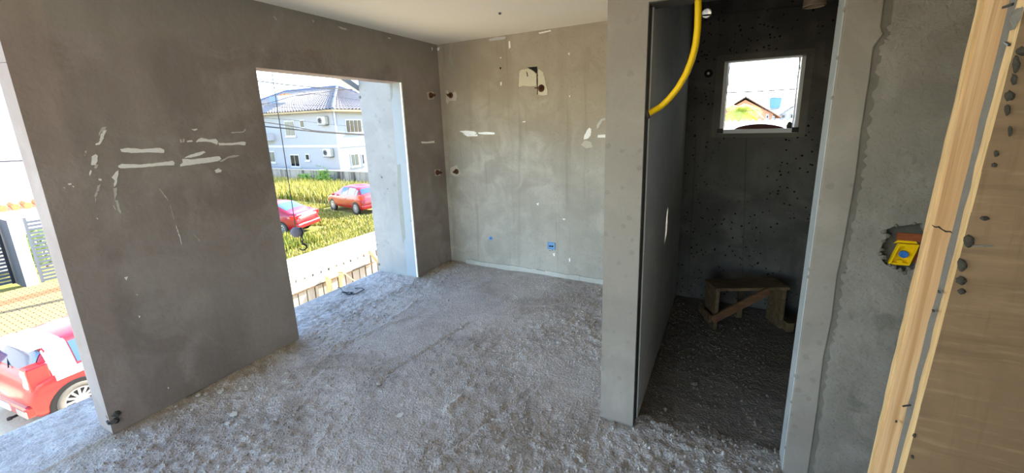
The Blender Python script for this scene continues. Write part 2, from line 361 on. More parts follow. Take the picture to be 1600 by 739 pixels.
m = MB(); m.prism([bord], (0, YD, 0), (1, 0, 0), (0, 0, 1), (0, 1, 0), .03); m.box(XD, XD+.012, YD+.03, YD+.13, -.02, 2.85)
m.build('plaster_border', PL['pillar'], WS, bevel=.004)
MB().box(XD-.003, XD, YD+.012, YD+.124, 0, ZD).build('jamb_face', plaster('plaster_jamb', (168, 170, 168), (180, 182, 180), (190, 192, 190), streak=.1, grain=.8), WS)
for k in range(9):
    z = random.uniform(.1, 2.1); MB().lathe([(.002, -.004), (.009, 0), (.002, .004)], 6, (XD, YD+.004, z), (random.uniform(-.3, .3), -1, 0)).build('plaster_crumb', PL['rough'], WS)
# the cavity: bricks and mortar behind the box
MB().box(.57, .73, YD+.022, YD+.0295, 1.04, 1.26).build('cavity_back', PL['raw'], WS)
MB().box(.612, .70, YD+.016, YD+.024, 1.188, 1.218).build('brick', flat('dark_brick', (142, 78, 44), .95, .3, 60, bump=.004), WS)  # darker brick colour for the pieces in the hole
MB().box(.655, .72, YD+.0198, YD+.024, 1.100, 1.180).build('brick', bpy.data.materials['dark_brick'], WS)
for u, v, r in ((1381, 362, .012), (1387, 368, .010), (1380, 376, .008), (1374, 396, .010), (1380, 402, .012), (1377, 390, .007), (1396, 417, .011), (1406, 422, .010), (1413, 426, .009), (1390, 414, .008), (1400, 352, .008), (1428, 349, .007), (1420, 419, .007)):
    p = at(1, YD, u, v); MB().lathe([(.002, -.010), (r, -.002), (r*.7, .005), (.002, .007)], 7, (p.x, YD-.002, p.z), (random.uniform(-.6, .6), -1, random.uniform(-.6, .6))).build('plaster_crumb', PL['damp'], WS)
# ceilings, roof, walls out of view that close the room, added sun blockers outside
CE = struct(MB().box(XL, 2.8, -3.0, YD+.01, ZC, ZC+.06).box(XL, XP0, YD+.01, YF, ZC, ZC+.06).build('ceiling', M['ceiling']), 'smooth cream white ceiling of the room', 'ceiling')
p = at(2, ZC, 781, 20); MB().lathe([(.014, 0), (.010, -.012), (.004, -.014)], 8, (p.x, p.y, ZC)).build('fixing_stub', M['greypvc'], CE)
struct(MB().box(XL-TW, 2.9, -3.1, YF+.18, 2.85, 3.05).build('roof_slab', PL['bath']), 'concrete slab over the storey', 'roof')
struct(MB().box(2.6, 2.8, -3.0, 4.0, -.1, 2.85).build('wall_right', PL['left']), 'plastered wall closing the room out of view', 'wall')
struct(MB().box(1.15, 1.3, YD+.13, YF, -.1, 2.85).build('wall_bathroom_inner', PL['bath']), 'dark concrete wall on the far side of the bathroom', 'wall')
struct(MB().box(XL-TW, -2.9, -3.15, -3.0, 0, 2.85).box(.3, 2.8, -3.15, -3.0, 0, 2.85).box(-2.9, .3, -3.15, -3.0, 2.2, 2.85).build('wall_back', PL['left']), 'plastered wall behind the viewer with a wide opening', 'wall')
struct(MB().box(-1.4, .8, YF+.18, YF+1.18, 2.62, 2.72).build('roof_sun_clip', M['white_paint']), 'added unseen eave above the bathroom window that clips the sun', 'eave')  # added unseen slab, sized to trim the sun spot in the bathroom
struct(MB().box(.84, 1.4, YF+.18, YF+2.84, -3, 4.9).build('wall_sun_clip', M['white_paint']), 'added unseen wall outside that clips the sun at the bathroom window', 'wall')  # added unseen wall, keeps most of the sun out of the bathroom window
# mortar skirting under the far wall
prof = []
m = MB(); n = 40; x0, x1 = -2.80, XP0
for i in range(n):
    xa, xb = x0+(x1-x0)*i/n, x0+(x1-x0)*(i+1)/n; h = .050+random.uniform(-.008, .008)
    m.box(xa, xb+.001, YF-.016-random.uniform(0, .004), YF, -.02, h)
struct(m.build('baseboard_far', plaster('mortar_skirting', (176, 172, 160), (192, 188, 176), (204, 200, 190), grain=1.5)), 'pale mortar skirting strip under the stained wall', 'skirting')['kind'] = 'structure'

# ------------------------------------------------------------------ white smears, patches on the walls (parts of the walls)
def smear(wall, axis, val, nrm, pix, mat, name='filler_smear', amp=.5, sub=5, t=.0022):
    P = [at(axis, val, u+0.0, v) for u, v in pix]; o = 1-axis if axis < 2 else 0
    q = [(p[o], p[2]) for p in P]; out = []
    for i in range(len(q)):
        a, b = q[i], q[(i+1) % len(q)]; L = math.hypot(b[0]-a[0], b[1]-a[1]); k = max(1, min(14, int(L/.012)))
        out += rag(a, b, k, .0022*amp*2)
    U = [0, 0, 0]; U[o] = 1; O = [0, 0, 0]; O[axis] = val
    Nn = [0, 0, 0]; Nn[axis] = nrm
    return MB().prism([out], O, U, (0, 0, 1), Nn, t).build(name, mat, wall)
def hbar(u0, v0, u1, v1, w0, w1): return [(u0, v0-w0), ((u0+u1)/2, (v0+v1)/2-(w0+w1)/2), (u1, v1-w1), (u1, v1+w1), ((u0+u1)/2, (v0+v1)/2+(w0+w1)/2), (u0, v0+w0)]
LS = [([(187, 233), (200, 231), (222, 233), (250, 231), (257, 234), (256, 239), (235, 238), (205, 239), (190, 237)], 'smear'),
      ([(184, 259), (190, 256), (220, 257), (250, 254), (270, 251), (273, 254), (272, 258), (250, 259), (215, 262), (190, 263), (185, 262)], 'smear'),
      ([(284, 248), (300, 249), (325, 246), (343, 244), (346, 248), (340, 252), (318, 255), (296, 258), (282, 260), (281, 257), (285, 254)], 'smear'),
      ([(294, 243), (306, 239), (318, 236), (321, 238), (312, 243), (298, 246), (288, 247)], 'smear'),
      ([(342, 252), (356, 245), (366, 242), (375, 243), (366, 246), (356, 247), (346, 253)], 'thin_smear'),
      ([(335, 266), (341, 263), (346, 266), (345, 269), (338, 270)], 'smear'),
      ([(308, 219), (314, 215), (326, 218), (337, 217), (341, 221), (339, 226), (330, 222), (318, 221), (306, 222)], 'smear'),
      ([(341, 223), (352, 224), (366, 223), (378, 221), (384, 222), (383, 227), (372, 226), (358, 227), (342, 227)], 'smear'),
      ([(281, 218), (283, 217), (284, 222), (282, 223)], 'thin_smear'), ([(286, 217), (288, 217), (288, 222), (286, 222)], 'thin_smear'), ([(292, 220), (300, 219), (301, 221), (293, 222)], 'smear'),
      ([(299, 202), (307, 201), (309, 203), (304, 204)], 'smear'), ([(361, 206.5), (380, 205.5), (384, 201), (384, 203), (381, 207), (362, 208)], 'thin_smear'),
      ([(158, 210), (162, 204), (166, 203), (162, 214), (158, 219), (155, 219)], 'smear'), ([(159, 199), (165, 198), (165, 202), (157, 207), (155, 212), (154, 208)], 'thin_smear'),
      ([(149, 224), (155, 223), (154, 222), (161, 214), (162, 216), (156, 226), (150, 227)], 'smear'),
      ([(144, 244), (150, 241), (153, 243), (152, 252), (148, 258), (143, 258), (143, 250)], 'smear'), ([(150, 256), (153, 258), (151, 263), (148, 262)], 'thin_smear'), ([(141, 266), (143, 267), (141, 274), (139, 273)], 'smear'),
      ([(133, 236), (136, 235), (135, 239), (133, 240)], 'thin_smear'), ([(131, 241), (134, 242), (133, 244)], 'thin_smear'),
      ([(154, 279), (158, 279), (158, 282), (154, 282)], 'smear'), ([(153, 290), (157, 288), (155, 298), (151, 300)], 'thin_smear'), ([(150, 301), (153, 300), (150, 308), (148, 306)], 'thin_smear'), ([(148, 309), (150, 311), (149, 316)], 'thin_smear'), ([(150, 340), (153, 341), (152, 343)], 'smear'),
      ([(181, 269), (185, 266), (184, 276), (182, 288), (178, 292), (179, 282), (175, 277)], 'smear'), ([(178, 294), (183, 293), (182, 304), (180, 312), (178, 306)], 'thin_smear'), ([(180, 313), (184, 312), (186, 322), (189, 330), (188, 334), (184, 328)], 'thin_smear'),
      ([(176, 320), (179, 322), (182, 328), (179, 327)], 'thin_smear'),
      (hbar(249, 295, 263, 313, .6, .8), 'thin_smear'), (hbar(266, 320, 272, 342, .5, .5), 'patch_grey'), (hbar(275, 352, 284, 381, .6, .9), 'smear'), (hbar(303, 366, 313, 378, .4, .6), 'patch_grey'),
      ([(106, 287), (111, 286), (112, 288), (108, 289)], 'smear'), ([(112, 290), (116, 291), (115, 293)], 'smear'), ([(99, 293), (102, 292), (101, 295)], 'thin_smear'),
      ([(194, 433), (199, 432), (197, 438)], 'smear'), ([(217, 493), (219, 494), (218, 497)], 'smear'), ([(212, 459), (216, 460), (214, 462)], 'thin_smear'), ([(262, 605), (264, 605), (263, 608)], 'smear'),
      ([(658, 221), (668, 221.5), (678, 220), (679, 223), (668, 224), (659, 224)], 'smear'),
      ([(528, 41), (540, 44), (543, 47), (534, 46)], 'thin_smear'), ([(605, 59), (609, 59), (610, 61)], 'smear'), ([(427, 25), (430, 27), (433, 32), (431, 31)], 'thin_smear'), ([(674, 74), (676, 75), (675, 80)], 'smear'), ([(488, 31), (491, 33), (489, 35)], 'thin_smear')]
for px, k in LS: smear(WL, 0, XL, 1, px, M[k])
FS = [([(718, 205), (728, 204), (741, 205), (745, 208), (741, 211), (728, 210)], 'smear'), ([(723, 209), (735, 211), (746, 210), (746, 213), (730, 213)], 'smear'), ([(747, 207), (760, 206), (773, 207), (773, 210), (757, 210), (748, 209)], 'smear'),
      ([(764, 61), (775, 58), (791, 57), (789, 61), (776, 63), (765, 64)], 'thin_smear'), ([(841, 51), (860, 47), (861, 49), (843, 53)], 'smear'), ([(795, 64), (797, 64), (798, 74), (795, 77)], 'smear'),
      ([(913, 212), (917, 204), (921, 199), (924, 202), (923, 212), (918, 217), (912, 218)], 'smear'), ([(934, 211), (946, 210), (946, 215), (934, 215)], 'smear'), ([(932, 196), (939, 186), (946, 184), (946, 187), (941, 189), (936, 198), (933, 202)], 'thin_smear'),
      ([(908, 226), (914, 219), (924, 222), (926, 230), (916, 232)], 'patch_grey'), ([(816, 190), (821, 189), (821, 191), (817, 191)], 'smear'), ([(782, 128), (784, 128), (784, 133), (782, 134)], 'smear'), ([(888, 83), (890, 82), (890, 86), (888, 86)], 'smear'),
      ([(781, 90), (783, 89), (783, 92)], 'smear'), ([(838, 318), (842, 317), (841, 321)], 'smear'), ([(879, 341), (884, 342), (881, 344)], 'smear'), ([(864, 396), (867, 395), (867, 400), (865, 400)], 'smear'), ([(889, 404), (891, 403), (891, 408), (889, 409)], 'smear'),
      ([(682, 75), (687, 74), (686, 79), (683, 79)], 'smear'), ([(889, 150), (891, 149), (891, 152)], 'smear'),
      ([(697, 142), (700, 141), (702, 148), (712, 143), (714, 148), (713, 157), (702, 158), (700, 163), (697, 160)], 'patch_grey'), ([(704, 262), (709, 260), (714, 258), (716, 263), (720, 271), (712, 276), (704, 272)], 'patch_grey')]
for px, k in FS: smear(WF, 1, YF, -1, px, M[k])
smear(WL, 0, XL, 1, [(667, 144), (676, 143), (679, 148), (678, 155), (669, 156)], M['patch_grey'])
smear(WL, 0, XL, 1, [(679, 265), (687, 264), (688, 274), (680, 275)], M['patch_grey'])
smear(WF, 1, YF, -1, [(812, 112), (815, 109), (822, 108), (826, 107), (833, 111), (838.3, 116), (838.5, 134), (828, 135), (818, 134), (811, 136)], M['patch'], 'mortar_patch', t=.006)
smear(WF, 1, YF, -1, [(840.5, 108), (844, 109), (849, 113), (851, 121), (853, 130), (856, 141), (855.5, 148), (849, 149), (841, 148), (840.8, 130)], M['patch'], 'mortar_patch', t=.006)
smear(WF, 1, YF, -1, [(824, 105.5), (832, 104.5), (839.6, 104), (839.8, 116), (835, 112), (830, 108.5)], M['dark'], 'chase_hole', t=.0015)
smear(WF, 1, YF, -1, [(838.8, 116), (840.4, 116), (840.6, 147), (839.4, 148)], M['dark'], 'chase_hole', amp=.2, t=.0015)
smear(WF, 1, YF, -1, [(822.5, 111), (824.5, 114), (825.5, 119), (824, 120), (823.5, 116)], M['dark'], 'chase_hole', amp=.2, t=.007)
smear(WF, 1, YF, -1, [(781, 105), (783.5, 105), (783, 108), (781, 108)], M['dark'], 'chase_hole', amp=.2, t=.0015)
# grooves scored in the walls
for (u0, v0, u1, v1) in ((0, 98, 130, 92), (170, 205, 245, 205), (80, 220, 150, 219), (60, 186, 170, 186), (190, 300, 330, 293)):
    a, b = at(0, XL, u0, v0), at(0, XL, u1, v1); MB().bar((XL, a.y, a.z), (XL, b.y, b.z), .002, .0016, (1, 0, 0)).build('trowel_line', PL['left'], WL)
# broken plaster foot of the wall stub
p = Vector((XL, YE, 0))
for k in range(4):
    MB().lathe([(.004, -.02), (.022, -.006), (.018, .012), (.003, .02)], 6, (XL+random.uniform(-.02, .012), YE+random.uniform(-.008, .06), .10+random.uniform(-.03, .02)), (random.random(), random.random(), 1)).build('plaster_crumb', PL['raw'], WL)

# loose and stuck bits on the floor (parts of the screed)
def lump(seed, r, h):
    rr = random.Random(seed); m = MB(); n = 7; vs = []; 
    for j, (f, z) in enumerate(((1, 0), (.95, .4), (.6, .85))):
        for k in range(n): a = 2*PI*k/n+.3*j; q = f*r*rr.uniform(.75, 1.2); vs.append((q*math.cos(a), q*math.sin(a), h*z*rr.uniform(.85, 1.1)))
    vs.append((0, 0, h)); fs = []
    for j in range(2): fs += [(j*n+k, j*n+(k+1) % n, (j+1)*n+(k+1) % n, (j+1)*n+k) for k in range(n)]
    fs += [(2*n+k, 2*n+(k+1) % n, 3*n) for k in range(n)]
    return m.add(vs, fs)
protos = [lump(i, .016+.004*i, .014+.004*i).build('mortar_lump', M['floor'], FL) for i in range(4)]
spots = [(673, 578), (700, 528), (721, 512), (592, 600), (617, 612), (640, 700), (652, 697), (668, 690), (745, 470), (560, 545), (580, 550), (757, 545), (430, 610), (800, 560), (350, 610), (815, 650), (840, 690), (860, 640), (880, 700), (910, 720), (790, 470), (700, 470), (690, 440), (716, 445), (760, 500), (1020, 660), (1040, 640), (1085, 600), (1150, 690), (1180, 660), (1100, 720), (500, 690), (330, 700), (530, 640), (420, 720)]
for i, (u, v) in enumerate(spots):
    o = protos[i] if i < 4 else protos[i % 4].copy()
    if i >= 4: COL.objects.link(o)
    p = at(2, 0, u, v); s = random.uniform(.4, .8); o.location = (p.x, p.y, 0); o.rotation_euler = (0, 0, random.uniform(0, 6)); o.scale = (s, s, s)
def fz(x, y):
    i = int(np.clip(round((x-FX[0])/.013), 0, nx-1)); j = int(np.clip(round((y-FY[0])/.013), 0, ny-1)); return float(Z[i, j])
fm = flat('pale_plaster_chip', (206, 202, 190), .9, .08)
for (u, v, s) in ((625, 650, .028), (628, 634, .016), (345, 612, .03), (366, 648, .03), (356, 662, .02), (385, 608, .02), (310, 618, .022), (322, 616, .018), (352, 600, .014), (390, 652, .012), (275, 635, .012), (905, 716, .015), (770, 655, .014), (430, 655, .014), (420, 570, .012), (782, 560, .01), (300, 640, .012), (540, 505, .01), (1130, 690, .01), (620, 555, .01)):
    p = at(2, 0, u, v); k = 9; z = fz(p.x, p.y)+.004
    MB().prism([[(s*random.uniform(.5, 1.1)*math.cos(2*PI*i/k), s*random.uniform(.4, .9)*math.sin(2*PI*i/k)) for i in range(k)]], (p.x, p.y, z), (1, 0, 0), (0, 1, 0), (0, 0, 1), .004).build('plaster_flake', fm, FL)
# pebbly aggregate standing proud of the screed
m = MB(); cnt = 0
while cnt < 9000:
    x = random.uniform(-3.0, .9); y = random.uniform(.35, 3.9)
    if rough[min(nx-1, int((x-FX[0])/.013)), min(ny-1, int((y-FY[0])/.013))] < .7 and random.random() < .7: continue
    z = fz(x, y); r = random.uniform(.004, .0115); h = r*random.uniform(.8, 1.3); a = random.uniform(0, 2)
    if XP0-.01 < x < XP1+.02 and y > YD-.01 or (x > XD-.01 and y > YD-.02): continue
    vs = [(x+r*math.cos(a+k*1.571)*random.uniform(.7, 1.2), y+r*math.sin(a+k*1.571)*random.uniform(.7, 1.2), z-.002) for k in range(4)]+[(x+random.uniform(-.3, .3)*r, y, z+h)]
    m.add(vs, [(0, 1, 4), (1, 2, 4), (2, 3, 4), (3, 0, 4)]); cnt += 1
g = m.build('loose_gravel', M['floor'], FL); g['kind'] = 'stuff'

# ------------------------------------------------------------------ pipe stubs, boxes, conduits
def valve(u, v, axis, val, nrm, label, big=1.0, stick=None):
    p = at(axis, val, u, v); n = Vector((0, 0, 0)); n[axis] = nrm
    t = thing('pipe_stub', label, 'pipe', p, 0, 'rusty capped pipe stubs in the room walls')
    r = .026*big
    MB().lathe([(r*1.25, 0), (r*1.25, .006), (r, .012), (r, .020)], 14, (0, 0, 0), n).build('flange', M['rust'], t, smooth=False)
    MB().lathe([(r*.62, .018), (r*.62, .052), (r*.5, .056)], 10, (0, 0, 0), n).build('pipe_end', M['rust'], t)
    MB().lathe([(r*.36, .05), (r*.36, .070), (r*.2, .072)], 6, (0, 0, 0), n).build('spindle', M['rust'], t)
    if stick:
        MB().tube([n*.04, Vector(stick)+n*.045], .006, 6).build('lever', M['rust'], t)
valve(672.5, 149, 0, XL, 1, 'rusty pipe stub high on the brown wall between balcony opening and corner')
valve(683, 269.5, 0, XL, 1, 'rusty pipe stub at waist height on the brown wall between balcony opening and corner')
valve(704.5, 149, 1, YF, -1, 'rusty pipe stub high on the stained wall close to the corner', stick=(-.03, 0, .015))
valve(713.5, 268, 1, YF, -1, 'rusty pipe stub at waist height on the stained wall close to the corner')
valve(846, 138, 1, YF, -1, 'rusty pipe stub with a lever among cream mortar patches on the stained wall', 1.15, stick=(-.055, 0, .005))
p = at(1, YF, 767, 372); t = thing('conduit_end', 'small blue conduit end low on the stained wall', 'conduit', p)
MB().lathe([(.024, 0), (.024, .006), (.015, .007), (.013, .004)], 12, (0, 0, 0), (0, -1, 0)).build('collar', M['paleblue'], t)
MB().lathe([(.013, .002), (.013, .010), (.006, .012)], 10, (0, 0, 0), (0, -1, 0)).build('plug', M['blue'], t)
p = at(1, YF, 861.5, 384); t = thing('outlet_box', 'dusty blue square outlet box low on the stained wall', 'outlet', p)
m = MB(); m.prism([[(-.045, -.043), (.045, -.043), (.045, .043), (-.045, .043)], [(-.034, -.032), (-.034, .032), (.034, .032), (.034, -.032)]], (0, 0, 0), (1, 0, 0), (0, 0, 1), (0, -1, 0), .008); m.build('box_rim', M['paleblue'], t, bevel=.002)
MB().box(-.034, .034, -.003, 0, -.032, .032).build('back_plate', M['paleblue'], t)
for x in (-.013, .013): MB().lathe([(.0095, 0), (.0095, .006)], 9, (x, -.003, random.uniform(-.008, .002)), (0, -1, 0)).build('conduit_hole', M['dark'], t)
for x, z in ((-.02, -.058), (.01, -.05)): MB().lathe([(.005, 0), (.003, .004)], 6, (x, 0, z), (0, -1, 0)).build('chipped_hole', M['dark'], t)
# yellow switch box, set crooked in its hole
cs = [at(1, YD, u, v) for u, v in ((1405, 381), (1437, 383), (1421, 415), (1388, 413))]
c = sum(cs, Vector())/4
t = thing('switch_box', 'bright yellow plastic switch box set crooked in a broken hole beside rough timber', 'switch box', (c.x, YD+.012, c.z))
q = [(p.x-c.x, p.z-c.z) for p in cs]; sc = lambda f: [(a*f, b*f) for a, b in q]
m = MB(); m.prism([q, sc(.80)[::-1]], (0, -.012, 0), (1, 0, 0), (0, 0, 1), (0, 1, 0), .010); m.build('rim', M['yellow'], t)
m = MB(); m.prism([sc(.95), sc(.84)[::-1]], (0, -.003, 0), (1, 0, 0), (0, 0, 1), (0, 1, 0), .020); m.build('shell', M['yellow'], t)
m = MB(); m.prism([sc(.90)], (0, .006, 0), (1, 0, 0), (0, 0, 1), (0, 1, 0), .003); m.build('back_plate', M['yellow'], t)
for a, b in ((0, 1), (2, 3)):
    x = (q[a][0]+q[b][0])/2*.72; z = (q[a][1]+q[b][1])/2*.72
    MB().lathe([(.008, 0), (.008, .012), (.003, .012)], 10, (x, .004, z), (0, -1, 0)).build('screw_lug', M['yellow'], t)
MB().lathe([(.0145, 0), (.0145, .012), (.010, .013), (.008, .010)], 8, (.002, .006, -.001), (0, -1, 0)).build('conduit_plug', M['blue'], t)
m = MB(); m.prism([[(q[0][0]-.012, q[0][1]-.004), (q[0][0]+.006, q[0][1]+.016), (q[1][0]-.01, q[1][1]+.014), q[1], q[0]]], (0, .006, 0), (1, 0, 0), (0, 0, 1), (0, 1, 0), .012); m.build('side_wall', M['yellow'], t)
# yellow corrugated conduit
path = [at(1, 2.115, *uv) for uv in ((1091, -6), (1091, 20), (1090, 45), (1087, 70), (1081, 93), (1072, 116), (1059, 138), (1045, 155), (1032, 167))]+[Vector((XP1+.004, 2.085, at(1, 2.09, 1018, 178).z))]
fine = []
for i in range(len(path)-1):
    for k in range(14): fine.append(path[i].lerp(path[i+1], k/14))
for _ in range(6): fine = [fine[0]]+[(fine[i-1]+fine[i]*2+fine[i+1])/4 for i in range(1, len(fine)-1)]+[fine[-1]]
t = thing('conduit_hose', 'yellow corrugated conduit curving from the lintel into the doorway side', 'conduit', path[0])
MB().tube([p-path[0] for p in fine], [.0155 if i % 2 else .0138 for i in range(len(fine))], 12).build('hose', M['yellow'], t, smooth=True)
e = path[-1]-path[0]; MB().lathe([(.024, -.006), (.022, .006), (.012, .010)], 10, e, (1, 0, .3)).build('mortar_collar', PL['raw'], t)
# pipe hole to the daylight and cut pipe over the bathroom
t = thing('vent_pipe', 'grey pipe sleeve with daylight showing, high on the bathroom wall', 'pipe', (hx, YF-.008, hz))
m = MB(); m.lathe([(.0395, -.19), (.0395, .012), (.035, .012), (.035, -.19)], 20, (0, 0, 0), (0, -1, 0), closed=True); m.build('sleeve', M['white_alu'], t)
MB().tube([(-.005, -.05, .045), (-.02, -.10, .10), (.01, -.16, .22)], .020, 10).build('bent_tube', M['greypvc'], t)
p = at(1, 2.9, 1273, 4); t = thing('drain_pipe', 'brownish cut drain pipe hanging over the bathroom', 'pipe', (p.x, 2.9, 2.85))
m = MB(); zb = p.z-2.85-.02; m.lathe([(.053, 0), (.053, zb), (.048, zb), (.048, 0)], 24, closed=True); m.build('pipe_tube', M['pvc'], t)
MB().lathe([(.0535, zb+.004), (.0535, zb), (.0475, zb), (.0475, zb+.004)], 24, closed=True).build('pipe_rim', flat('sawn_pvc', (190, 168, 140), .6, .1), t)
MB().lathe([(.0565, -.1), (.0565, -.16), (.053, -.16), (.053, -.1)], 24, closed=True).build('pipe_socket', M['pvc'], t)
p = at(1, YF, 1107, 115); t = thing('pipe_plug', 'white capped pipe end in the dark bathroom wall beside the window', 'pipe', (p.x, YF-.008, p.z))
MB().lathe([(.011, 0), (.011, .014), (.006, .016)], 12, (0, 0, 0), (0, -1, 0)).build('cap', M['white_alu'], t)
MB().lathe([(.034, 0), (.030, .003), (.02, .003)], 12, (0, 0, 0), (0, -1, 0)).build('damp_ring', M['dark'], t)

# ------------------------------------------------------------------ bathroom window
t = thing('window_1', 'small square white framed bathroom window opening', 'window', (0, YF, 0)); t['kind'] = 'structure'
f = .030; y0, y1 = .0, .045
for nm, b in (('frame_head', (WX0, WX1, WZ1-.012, WZ1)), ('frame_sill', (WX0-.012, WX1, WZ0-.020, WZ0+.014)), ('frame_jamb', (WX0, WX0+.030, WZ0, WZ1)), ('frame_jamb', (WX1-.026, WX1, WZ0, WZ1))):
    MB().box(b[0], b[1], y0-.012, y1, b[2], b[3]).build(nm, M['white_alu'], t, bevel=.002)
for x0, x1 in ((WX0+.030, WX0+.038), (WX1-.036, WX1-.026)): MB().box(x0, x1, .05, .075, WZ0, WZ1).build('guide_rail', M['white_alu'], t)
for x in (WX0+.008, WX1-.016): MB().box(x-.024, x+.022, -.016, .02, WZ0-.018, WZ0+.022).build('corner_clip', M['black'], t, bevel=.003)
for x, l in ((WX1-.05, .17), (WX1-.03, .13)):
    MB().tube([(x-.012, .03, WZ1), (x-.006, .035, WZ1-l*.5), (x+.012, .03, WZ1-l)], .003, 5).build('film_strip', M['greypvc'], t)
MB().tube([(WX0+.045, .03, WZ1), (WX0+.036, .035, WZ1-.1), (WX0+.04, .03, WZ1-.2)], .003, 5).build('film_strip', M['greypvc'], t)
struct(MB().prism([[(WX0-.06, WZ0-.055), (WX1+.05, WZ0-.055), (WX1+.05, WZ1+.04), (WX0-.06, WZ1+.05)], [(WX0, WZ0), (WX0, WZ1), (WX1, WZ1), (WX1, WZ0)]], (0, YF-.011, 0), (1, 0, 0), (0, 0, 1), (0, 1, 0), .003).build('trim_2', PL['damp']), 'dark damp mortar band around the bathroom window', 'trim')
# broken roof tile lying on the sill
n = 14; vs = []; fs = []
for i in range(n+1):
    a = i/n; z = .036*math.sin(PI*a)**.7
    for yy, th in ((.02, 0), (.15, 0)): vs.append((a*.36, yy, z+.002))
    for yy in (.02, .15): vs.append((a*.36, yy, -.001))
for i in range(n):
    k = i*4; fs += [(k, k+1, k+5, k+4), (k+2, k+6, k+7, k+3), (k, k+4, k+6, k+2), (k+1, k+3, k+7, k+5)]
fs += [(0, 2, 3, 1), (n*4, n*4+1, n*4+3, n*4+2)]
tag(MB().add(vs, fs).build('roof_tile', flat('maroon_tile', (96, 58, 52), .9, .2), smooth=False, loc=(.035, YF+.02, WZ0+.014)), 'dark maroon curved roof tile lying on the bathroom window sill', 'tile')
tag(lump(5, .022, .055).build('mortar_clod', M['wetmortar'], loc=(WX1-.05, YF+.07, WZ0+.012)), 'small dark mortar clod at the end of the bathroom sill', 'mortar')

# ------------------------------------------------------------------ sawhorse bench in the bathroom
t = thing('work_bench', 'small low dusty plank bench with a diagonal brace in the dark bathroom', 'bench', (0, 0, 0))
A, B, C_, D_ = at(2, .36, 1113, 433), at(2, .36, 1120, 450), at(2, .36, 1231, 448), at(2, .36, 1217, 434)
ax = (C_-B); ax.z = 0; ax.normalize(); sx = Vector((-ax.y, ax.x, 0)); L = (C_-B).length; W = .20; o = B.copy(); o.z = 0
t.location = o; t.rotation_euler = (0, 0, math.atan2(ax.y, ax.x))
MB().box(-.01, L+.01, -.012, W, .335, .360).build('bench_top', M['old_wood'], t, bevel=.003)
for x in (.0, L-.03): MB().box(x, x+.028, .0, W-.01, .0, .335).build('end_board', M['old_wood'], t, bevel=.003)
MB().bar((-.03, -.022, .095), (L*.72, -.022, .34), .02, .062, (0, 0, 1)).build('diagonal_brace', wood('reddish_lath', (98, 66, 44), (120, 84, 58), stretch=(2, 20, 20)), t, bevel=.002)
MB().bar((-.035, -.01, .10), (-.035, W, .10), .022, .06).build('cross_rail', M['old_wood'], t, bevel=.002)
MB().box(L-.005, L+.05, -.06, W*.5, .0, .075).build('foot_block', M['old_wood'], t, bevel=.003)
MB().bar((L*.55, W+.005, .0), (L*.55, W+.005, .33), .04, .02, (0, 1, 0)).build('rear_post', M['old_wood'], t)

# ------------------------------------------------------------------ timber form panel standing close to the viewer
YP = .70
pc = at(1, YP, 1505, 380); x0 = pc.x
t = thing('form_panel', 'rough plywood form panel with a pine edge and mortar splashes, close to the viewer', 'formwork', (x0, YP, 0))
tip = math.atan2(at(1, YP, 1595, 50).x-at(1, YP, 1415, 739).x, at(1, YP, 1595, 50).z-at(1, YP, 1415, 739).z)
H = 2.5; T = .128
def lean(m):
    m.v = [(x+math.tan(tip)*(z-(pc.z)), y, z) for x, y, z in m.v]; return m
def strip(x0_, x1_, y0_, y1_, n=50, j=.0012, seed=1):
    r = random.Random(seed); m = MB(); prev = None; vs = []
    for i in range(n+1):
        z = H*i/n; d = [r.uniform(-j, j) for _ in range(4)]
        vs += [(x0_+d[0], y0_+d[1], z), (x1_, y0_+d[1], z), (x1_, y1_+d[2], z), (x0_+d[3], y1_+d[2], z)]
    fs = []
    for i in range(n):
        k = i*4
        for a in range(4): b = (a+1) % 4; fs.append((k+a, k+b, k+4+b, k+4+a))
    fs += [(3, 2, 1, 0), (4*n, 4*n+1, 4*n+2, 4*n+3)]
    return m.add(vs, fs)
lean(strip(0, 1.3, 0, .010, j=.0004)).build('plywood_sheet', [M['ply']], t)
lean(strip(-.003, 0, -.0003, .0097, j=.0007, n=90, seed=2)).build('sheet_edge', M['ply_edge'], t)
lean(strip(-.001, .06, .010, .032, j=.0007, n=90, seed=3)).build('mortar_joint', M['mortar'], t)
zsp = at(1, YP+.08, 1467, 358).z
m = strip(.0, .055, .031, .096, j=.0005, seed=4)
lean(m).build('pine_stud', M['pine'], t)
lean(strip(-.0015, .05, .096, .112, j=.0007, n=90, seed=6)).build('back_sheet_edge', M['ply_edge'], t)
# crack across the stud
a, b = at(0, x0-.0012, 1455, 351), at(0, x0-.0012, 1489, 366)
off = math.tan(tip)*(a.z-pc.z)
MB().tube([Vector((off-.0004, a.y-YP, a.z)).lerp(Vector((off-.0004, b.y-YP, b.z)), k/6)+Vector((0, 0, random.uniform(-.0015, .0015))) for k in range(7)], [.0004, .0009, .0012, .0007, .0011, .0009, .0004], 5).build('crack', M['dark'], t)
a, b = at(0, x0-.001, 1535, 18), at(0, x0-.001, 1570, 8); 
MB().bar((.012, a.y-YP, a.z), (.006, b.y-YP, b.z), .003, .003).build('nail', M['iron'], t)
for (u, v, l) in ((1558, 68, 14), (1470, 455, 8), (1462, 485, 8), (1432, 635, -6), (1412, 660, 5)):
    a, b = at(0, x0-.004, u, v), at(0, x0-.006, u+l, v+3); off = math.tan(tip)*(a.z-pc.z)
    MB().bar((off-.004, a.y-YP, a.z), (off-.010, b.y-YP, b.z), .0022, .0022).build('nail', M['iron'], t)
